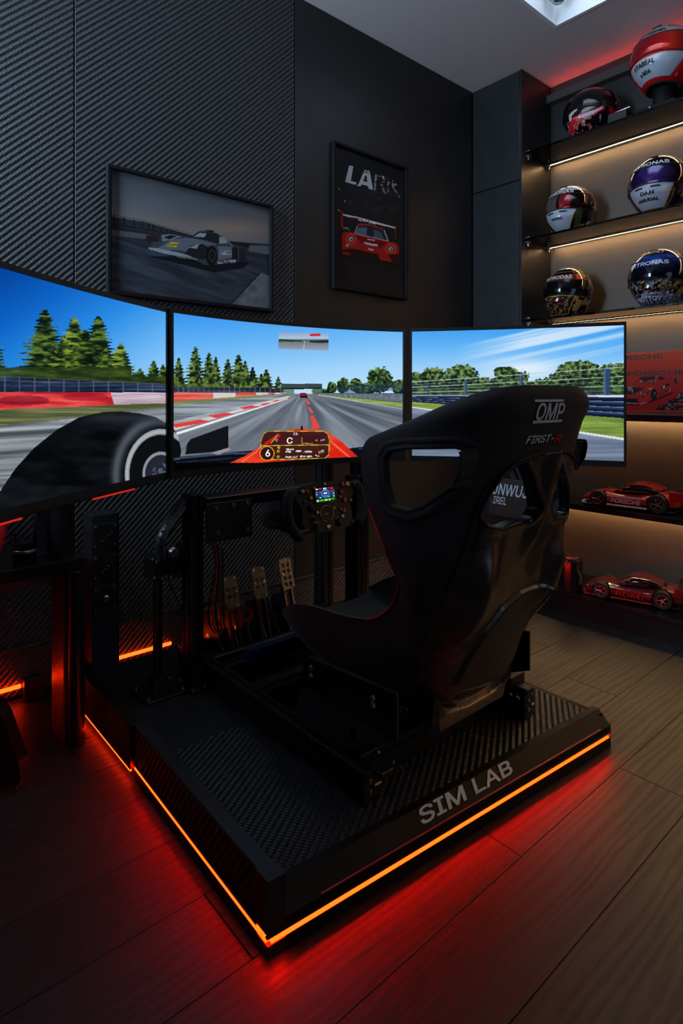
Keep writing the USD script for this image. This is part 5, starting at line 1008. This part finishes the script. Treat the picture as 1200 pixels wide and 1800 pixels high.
# ------------------------------------------------------------------ framed pictures and the red print
def print_sheet(fn, nx, ny, to, paint_fn, name, m, parent, **kw):
    g, u, v = grid_mesh(fn, nx, ny); px, py = proj(g.vertices); C = Canvas(*to(px, py)); paint_fn(C)
    c_ = lin(np.clip(C.c * kw.get('gain', 1.), 0, 255)); return obj(name, g, m, parent, paint=c_)
def car_wheel(C, x, y, rx, ry): C.fill(shapely.affinity.scale(Point(x, y).buffer(1, 16), rx, ry), (10, 10, 12)); C.fill(shapely.affinity.scale(Point(x + 4, y).buffer(1, 16), rx * .62, ry * .66), (60, 62, 66)); C.fill(shapely.affinity.scale(Point(x + 4, y).buffer(1, 16), rx * .45, ry * .5), (22, 22, 24))
def paint_track(C):      # measured in a 1200 x 1084 frame of the picture
    x, y = C.x, C.y; t = np.clip((y - 60 - (x - 60) * .25) / 480, 0, 1)
    C.c = ramp(t, [(0, (74, 78, 84)), (.35, (96, 98, 104)), (.6, (124, 116, 112)), (.8, (156, 128, 112)), (1, (170, 130, 104))])
    cl = meshkit.fbm(np.c_[(x - y * .3) / 300, (y - .24 * x) / 60, 0 * x], 4, 3); C.mask(np.clip((cl - .48) * 3, 0, 1), (100, 104, 112), .5); C.mask(np.exp(-((x - 900) / 300) ** 2 - ((y - 470) / 70) ** 2), (190, 146, 116), .5)
    C.fill([(40, 385), (300, 430), (600, 515), (900, 560), (1180, 580), (1180, 1100), (20, 1100)], (46, 48, 54))
    for k, px in enumerate(np.r_[80, 148, 215, 268, 315, 346, 400, 440, 470, 500, 530, 570]): h_ = 60 - k * 3.6; b_ = 400 + (px - 60) * .225; C.fill([(px - 5, b_ - h_ * .45), (px + 4, b_ - h_ * .45), (px + 3, b_ + h_ * .5), (px - 4, b_ + h_ * .5)], (24, 24, 28))
    C.line([(60, 374), (300, 424), (600, 505)], 5, (84, 86, 88)); C.line([(60, 440), (600, 530)], 8, (30, 32, 36)); C.fill([(60, 470), (330, 515), (330, 545), (60, 520)], (84, 86, 92)); C.fill([(60, 455), (420, 520), (420, 525), (60, 476)], (34, 36, 40))
    C.mask(y > 520 + x * .1, ramp(np.clip(meshkit.fbm(np.c_[(x + y * 1.2) / 260, (y - x * .35) / 26, 0 * x], 4, 8), .2, .8), [(.2, (40, 43, 50)), (.8, (68, 74, 84))]))
    C.fill([(980, 585), (1180, 590), (1180, 660), (1000, 625)], (96, 98, 104)); C.fill([(960, 625), (1180, 655), (1180, 700), (960, 650)], (44, 46, 50))
    C.fill([(1075, 770), (1180, 812), (1180, 1060), (860, 1000)], ramp(C.n(60, 40, 7), [(.3, (92, 94, 98)), (.7, (116, 118, 122))])); C.line([(1075, 770), (860, 1000)], 8, (24, 26, 30))
    C.fill([(300, 660), (560, 720), (760, 770), (960, 740), (1000, 700), (600, 660)], (16, 18, 22), .9)
    # the car
    C.fill([(295, 520), (330, 515), (380, 530), (380, 560), (296, 556)], (44, 30, 32)); C.fill([(345, 560), (390, 560), (400, 515), (455, 508), (520, 520), (600, 530), (660, 490), (720, 480), (800, 506), (850, 545), (890, 590), (975, 600), (975, 690), (900, 700), (780, 716), (700, 720), (640, 690), (420, 640), (310, 606)], (62, 66, 74))
    C.fill([(400, 515), (455, 508), (540, 525), (480, 545), (410, 560)], (120, 124, 134)); C.fill([(415, 530), (460, 516), (510, 524), (450, 545)], (26, 28, 32)); C.fill([(310, 600), (380, 605), (520, 635), (650, 672), (650, 682), (420, 642), (315, 612)], (150, 152, 160)); C.fill([(380, 600), (460, 550), (560, 532), (660, 545), (780, 580), (700, 590), (620, 640), (540, 620), (400, 612)], (98, 104, 116))
    C.fill([(430, 590), (470, 560), (525, 570), (500, 600)], (190, 172, 40)); C.line([(440, 585), (515, 580)], 5, (40, 40, 30)); C.fill([(600, 528), (655, 490), (790, 505), (790, 575), (700, 548)], (30, 34, 40)); C.fill([(620, 526), (660, 500), (710, 505), (690, 530)], (150, 156, 164)); C.fill([(795, 530), (830, 530), (855, 570), (795, 575)], (150, 152, 150)); C.line([(640, 490), (700, 478), (780, 500), (850, 548), (885, 592)], 8, (120, 122, 128))
    C.fill([(710, 478), (760, 486), (755, 498), (712, 490)], (24, 26, 30)); C.fill([(560, 640), (600, 590), (680, 575), (720, 600), (700, 680), (640, 680)], (30, 33, 38)); C.fill([(590, 600), (660, 575), (640, 610)], (150, 154, 160)); C.fill([(785, 590), (880, 596), (880, 668), (790, 690)], (104, 108, 116)); C.fill([(880, 600), (920, 600), (918, 690), (880, 690)], (24, 26, 30)); C.fill([(930, 600), (975, 606), (975, 690), (930, 690)], (34, 36, 42))
    C.mask((x > 800) & (x < 880) & (y > 620) & (y < 650) & (C.n(9, 10, 5) > .5), (170, 172, 178)); C.fill([(785, 690), (910, 682), (905, 700), (785, 712)], (170, 172, 178)); C.mask((x > 785) & (x < 910) & (y > 686) & (y < 708) & (C.n(8, 9, 6) > .52), (70, 74, 80))
    car_wheel(C, 742, 655, 40, 66); C.fill([(870, 556), (1000, 575), (1000, 602), (985, 600), (870, 570)], (26, 27, 30)); C.fill([(480, 650), (640, 672), (640, 684), (520, 668)], (110, 120, 112))
def paint_lark(C):       # measured in a 960 x 1800 frame of the poster
    x, y = C.x, C.y; C.c[:] = (20, 22, 26); C.mask(np.exp(-((x - 400) / 300) ** 2 - ((y - 700) / 260) ** 2), (30, 33, 42), .8); n = C.n(60, 50, 2); C.mask((n > .62) & (y > 560) & (y < 800), (44, 48, 58), .6)
    C.fill([(130, 1280), (800, 1400), (800, 1800), (130, 1800)], (24, 26, 30), .7); C.fill([(150, 1260), (770, 1330), (770, 1370), (300, 1310), (150, 1290)], (12, 12, 14))
    for a, b in ((126, 550), (186, 682)): C.fill(Point(a, b).buffer(9), (150, 154, 160))
    C.fill([(108, 770), (120, 768), (140, 786), (132, 792)], (170, 174, 180))
    C.fill([(148, 780), (166, 790), (164, 960), (150, 950)], (190, 30, 30)); C.fill([(714, 950), (728, 944), (728, 1090), (716, 1080)], (130, 20, 22)); C.fill([(166, 815), (240, 828), (720, 955), (718, 972), (240, 850), (168, 833)], (224, 214, 218)); C.fill([(260, 846), (480, 900), (480, 918), (330, 884)], (170, 24, 30)); C.mask((y > 860 + (x - 330) * .245) & (y < 884 + (x - 330) * .245) & (x > 330) & (x < 520) & (C.n(14, 9, 3) > .5), (240, 230, 232))
    C.fill([(155, 1030), (180, 1005), (260, 1010), (300, 1030), (320, 930), (350, 915), (480, 935), (590, 975), (650, 1110), (720, 1120), (755, 1160), (755, 1250), (700, 1330), (560, 1300), (300, 1270), (200, 1250), (160, 1190), (152, 1090)], (176, 26, 22))
    C.fill([(318, 935), (440, 930), (600, 985), (645, 1105), (440, 1060), (285, 1022)], (30, 40, 50)); C.fill([(330, 960), (420, 960), (415, 1040), (300, 1015)], (84, 110, 128)); C.fill([(490, 985), (560, 1000), (600, 1080), (500, 1060)], (70, 92, 108)); C.line([(322, 940), (290, 1020), (440, 1055), (640, 1100)], 8, (196, 170, 174)); C.line([(600, 985), (645, 1105)], 9, (200, 190, 196)); C.line([(330, 930), (450, 930), (590, 975)], 14, (190, 30, 34))
    C.fill([(300, 1040), (440, 1070), (560, 1100), (640, 1120), (560, 1180), (440, 1130), (340, 1110)], (120, 16, 18)); C.fill([(390, 1108), (450, 1126), (535, 1138), (530, 1160), (440, 1145), (392, 1128)], (206, 200, 204)); C.fill([(430, 1175), (490, 1190), (490, 1205), (436, 1195)], (190, 180, 182)); C.fill([(420, 1075), (510, 1090), (500, 1100), (430, 1090)], (200, 180, 180))
    for a, b in ((252, 1082), (672, 1188)): C.fill(shapely.affinity.scale(Point(a, b).buffer(1, 16), 62, 66), (214, 44, 34)); C.fill(shapely.affinity.scale(Point(a, b).buffer(1, 16), 36, 32), (60, 74, 84)); C.fill(shapely.affinity.scale(Point(a, b).buffer(1, 16), 22, 22), (170, 190, 200)); C.fill(Point(a + 4, b + 4).buffer(12), (50, 60, 70))
    C.fill([(165, 960), (210, 955), (236, 985), (230, 990), (200, 968), (170, 975)], (150, 150, 156)); C.fill([(160, 1190), (200, 1195), (230, 1180), (330, 1190), (420, 1215), (540, 1240), (560, 1300), (300, 1270), (210, 1250)], (40, 10, 10)); C.fill([(160, 1215), (245, 1232), (245, 1246), (165, 1240)], (190, 30, 30)); C.fill([(640, 1240), (755, 1240), (750, 1330), (700, 1350)], (60, 12, 12)); C.mask((x > 195) & (x < 230) & (y > 1130) & (y < 1170) & (C.n(9, 9, 4) > .5), (200, 190, 90))
    for a in ([(232, 305), (276, 312), (250, 468), (310, 482), (306, 510), (190, 478)], [(310, 520), (330, 505), (395, 350), (450, 365), (484, 560), (440, 552), (430, 520), (365, 505), (352, 524)]): C.fill(a, (190, 192, 198))
    C.fill([(400, 410), (418, 414), (424, 480), (380, 470)], (40, 42, 48)); C.fill([(345, 355), (470, 375), (462, 400), (350, 380)], (22, 24, 28), (C.n(16, 12, 9) > .45) * 1.)
    for a in ([(505, 400), (530, 402), (510, 570), (490, 566)], [(530, 402), (610, 420), (620, 470), (580, 500), (630, 600), (600, 600), (555, 500), (590, 465), (580, 430), (535, 420)], [(640, 440), (660, 445), (650, 590), (630, 585)], [(690, 450), (740, 510), (700, 530), (780, 650), (765, 655), (690, 540), (680, 500)]): C.fill(a, (150, 146, 150), (C.n(13, 13, 12) > .5) * 1.)
    C.fill([(585, 420), (600, 415), (600, 450), (588, 446)], (190, 192, 198))
    C.mask((x < 100) , (30, 32, 36))
def paint_red_print(C):  # measured in a 1200 x 1527 frame of the print
    x, y = C.x, C.y; C.c = ramp(np.clip((y - 200) / 1100, 0, 1), [(0, (232, 70, 34)), (.4, (214, 52, 28)), (.7, (206, 32, 24)), (1, (190, 24, 22))])
    C.mask(y < 262 - x * .08 + 12, (244, 104, 60), .6)
    C.fill([(-300, 1170), (380, 1215), (620, 1120), (1010, 960), (1010, 1010), (640, 1160), (330, 1240), (-300, 1230)], (70, 10, 14), .8)
    C.fill([(-300, 850), (60, 860), (220, 820), (300, 780), (430, 670), (560, 640), (760, 640), (900, 690), (1080, 690), (1110, 760), (1000, 930), (940, 960), (720, 1060), (560, 1150), (380, 1210), (-300, 1190)], (206, 40, 30)); C.fill([(-300, 870), (470, 890), (400, 940), (240, 1020), (-300, 1000)], (60, 20, 22)); C.mask((y > 870) & (y < 1020) & (x < 420) & (C.n(60, 50, 3) > .52), (170, 150, 140)); C.fill([(330, 780), (440, 680), (700, 670), (670, 790)], (70, 34, 40)); C.fill([(340, 775), (420, 740), (440, 780)], (236, 150, 100)); C.fill([(460, 780), (640, 730), (650, 780)], (214, 90, 60)); C.fill([(745, 680), (800, 680), (880, 720), (740, 750)], (40, 26, 32)); C.line([(700, 660), (670, 790)], 12, (236, 150, 130)); C.line([(430, 670), (290, 790)], 10, (40, 20, 22))
    C.fill([(-300, 1090), (340, 1100), (350, 1200), (-300, 1190)], (28, 12, 14)); C.line([(100, 1182), (330, 1188)], 14, (190, 186, 186)); C.fill([(380, 1190), (500, 1160), (530, 1170), (400, 1215)], (214, 150, 140)); C.fill([(420, 1020), (560, 960), (540, 1010), (440, 1090)], (120, 20, 40)); C.fill([(440, 1030), (510, 1000), (480, 1040)], (220, 170, 160)); C.fill([(520, 900), (640, 880), (600, 940)], (236, 150, 110))
    for a, b in ((650, 1020), (1080, 760)): C.fill(shapely.affinity.scale(Point(a, b).buffer(1, 16), 62 if a < 900 else 36, 110 if a < 900 else 60), (18, 14, 16)); C.fill(shapely.affinity.scale(Point(a + 10, b).buffer(1, 16), 26, 50), (66, 60, 62)); C.fill(Point(a + 20, b - 30).buffer(12), (150, 170, 150))
    C.fill([(770, 900), (830, 850), (950, 800), (940, 850), (800, 910)], (30, 22, 30)); C.fill([(820, 870), (860, 845), (860, 890), (830, 900)], (220, 220, 214)); C.fill([(700, 1060), (940, 950), (940, 900), (720, 990)], (176, 24, 34)); C.line([(960, 900), (955, 960)], 16, (214, 130, 120))
    C.fill([(680, 1300), (760, 1250), (900, 1200), (940, 1130), (1080, 1090), (1150, 990), (1300, 960), (1300, 1320), (700, 1320)], (40, 14, 18)); C.mask((x > 720) & (y > 1000) & (y < 1310) & (y > 1300 - (x - 680) * .55) & (C.n(50, 30, 13) > .56), (150, 110, 100)); C.fill([(940, 1240), (1180, 1200), (1180, 1240), (950, 1260)], (150, 24, 50)); C.line([(1150, 1000), (1110, 1090)], 14, (190, 190, 180)); C.mask(y > 1325, (236, 80, 60), .5)
def framed(name, label, x0, x1, z0, z1, fw, n, to, pf_, gain):
    p = thing(name, label, 'picture', ((x0 + x1) / 2, YB, (z0 + z1) / 2))
    y0, y1 = YB - .024, YB - .001
    obj('frame', [bx(x0, x0 + fw, y0, y1, z0, z1, .002), bx(x1 - fw, x1, y0, y1, z0, z1, .002), bx(x0 + fw, x1 - fw, y0, y1, z0, z0 + fw, .002), bx(x0 + fw, x1 - fw, y0, y1, z1 - fw, z1, .002)], 'frame_black', p)
    obj('backing', bx(x0 + fw, x1 - fw, YB - .008, y1, z0 + fw, z1 - fw), 'black_satin', p)
    print_sheet(lambda u, v: np.c_[x0 + fw + u * (x1 - x0 - 2 * fw), np.full(len(u), YB - .0085), z0 + fw + v * (z1 - z0 - 2 * fw)], *n, to, pf_, 'print', 'poster_print', p, gain=gain)
    obj('inner_lip', [bx(x0 + fw, x0 + fw + .004, y0 + .006, YB - .008, z0 + fw, z1 - fw), bx(x0 + fw, x1 - fw, y0 + .006, YB - .008, z0 + fw, z0 + fw + .003)], 'frame_black', p)
    return p
framed('framed_picture', 'wide framed print of a grey racing car on a track at dusk', .802, 1.564, 1.449, 1.947, .014, (380, 250), lambda px, py: ((px - 180) * 3.871, (py - 280) * 3.871), paint_track, 1.15)
framed('framed_poster', 'tall framed black poster of a red racing car with a big wing', 1.931, 2.482, 1.606, 2.356, .014, (240, 330), lambda px, py: ((px - 575) * 6, (py - 240) * 6), paint_lark, 1.1)
rp = thing('red_print', 'red board print with sports cars leaning on the black ledge', 'picture', (3.37, 1.3, .972))
yA, yB_ = on_x(1060, 700, 3.37)[1], on_x(1262, 700, 3.37)[1]; zA, zB = .974, on_x(1150, 617.5, 3.37)[2]
obj('board', bx(3.371, 3.385, yB_, yA, zA - .001, zB, .001), 'black_plastic', rp)
print_sheet(lambda u, v: np.c_[np.full(len(u), 3.3705), yA + u * (yB_ - yA), zA + v * (zB - zA)], 260, 150, lambda px, py: ((px - 1090) * 10.909, (py - 600) * 10.909), paint_red_print, 'print', 'poster_print', rp, gain=1.0)
for s_, px0, px1, py_, h_, sx_ in (('PORSCHE', 1075, 1164, 634.2, .023, 1.9), ('PORSCHE', 1102, 1203, 661, .024, 1.9)):
    p0 = on_x(px0, py_, 3.3700); p1 = on_x(px1, py_, 3.37); t = text(s_, h_, .0006, True); t.vertices[:, 0] *= (p0[1] - p1[1]) / t.bounds[1][0]
    obj('lettering', frame(t, p0, LD, UD, FD), 'print_black', rp, 'black lettering')
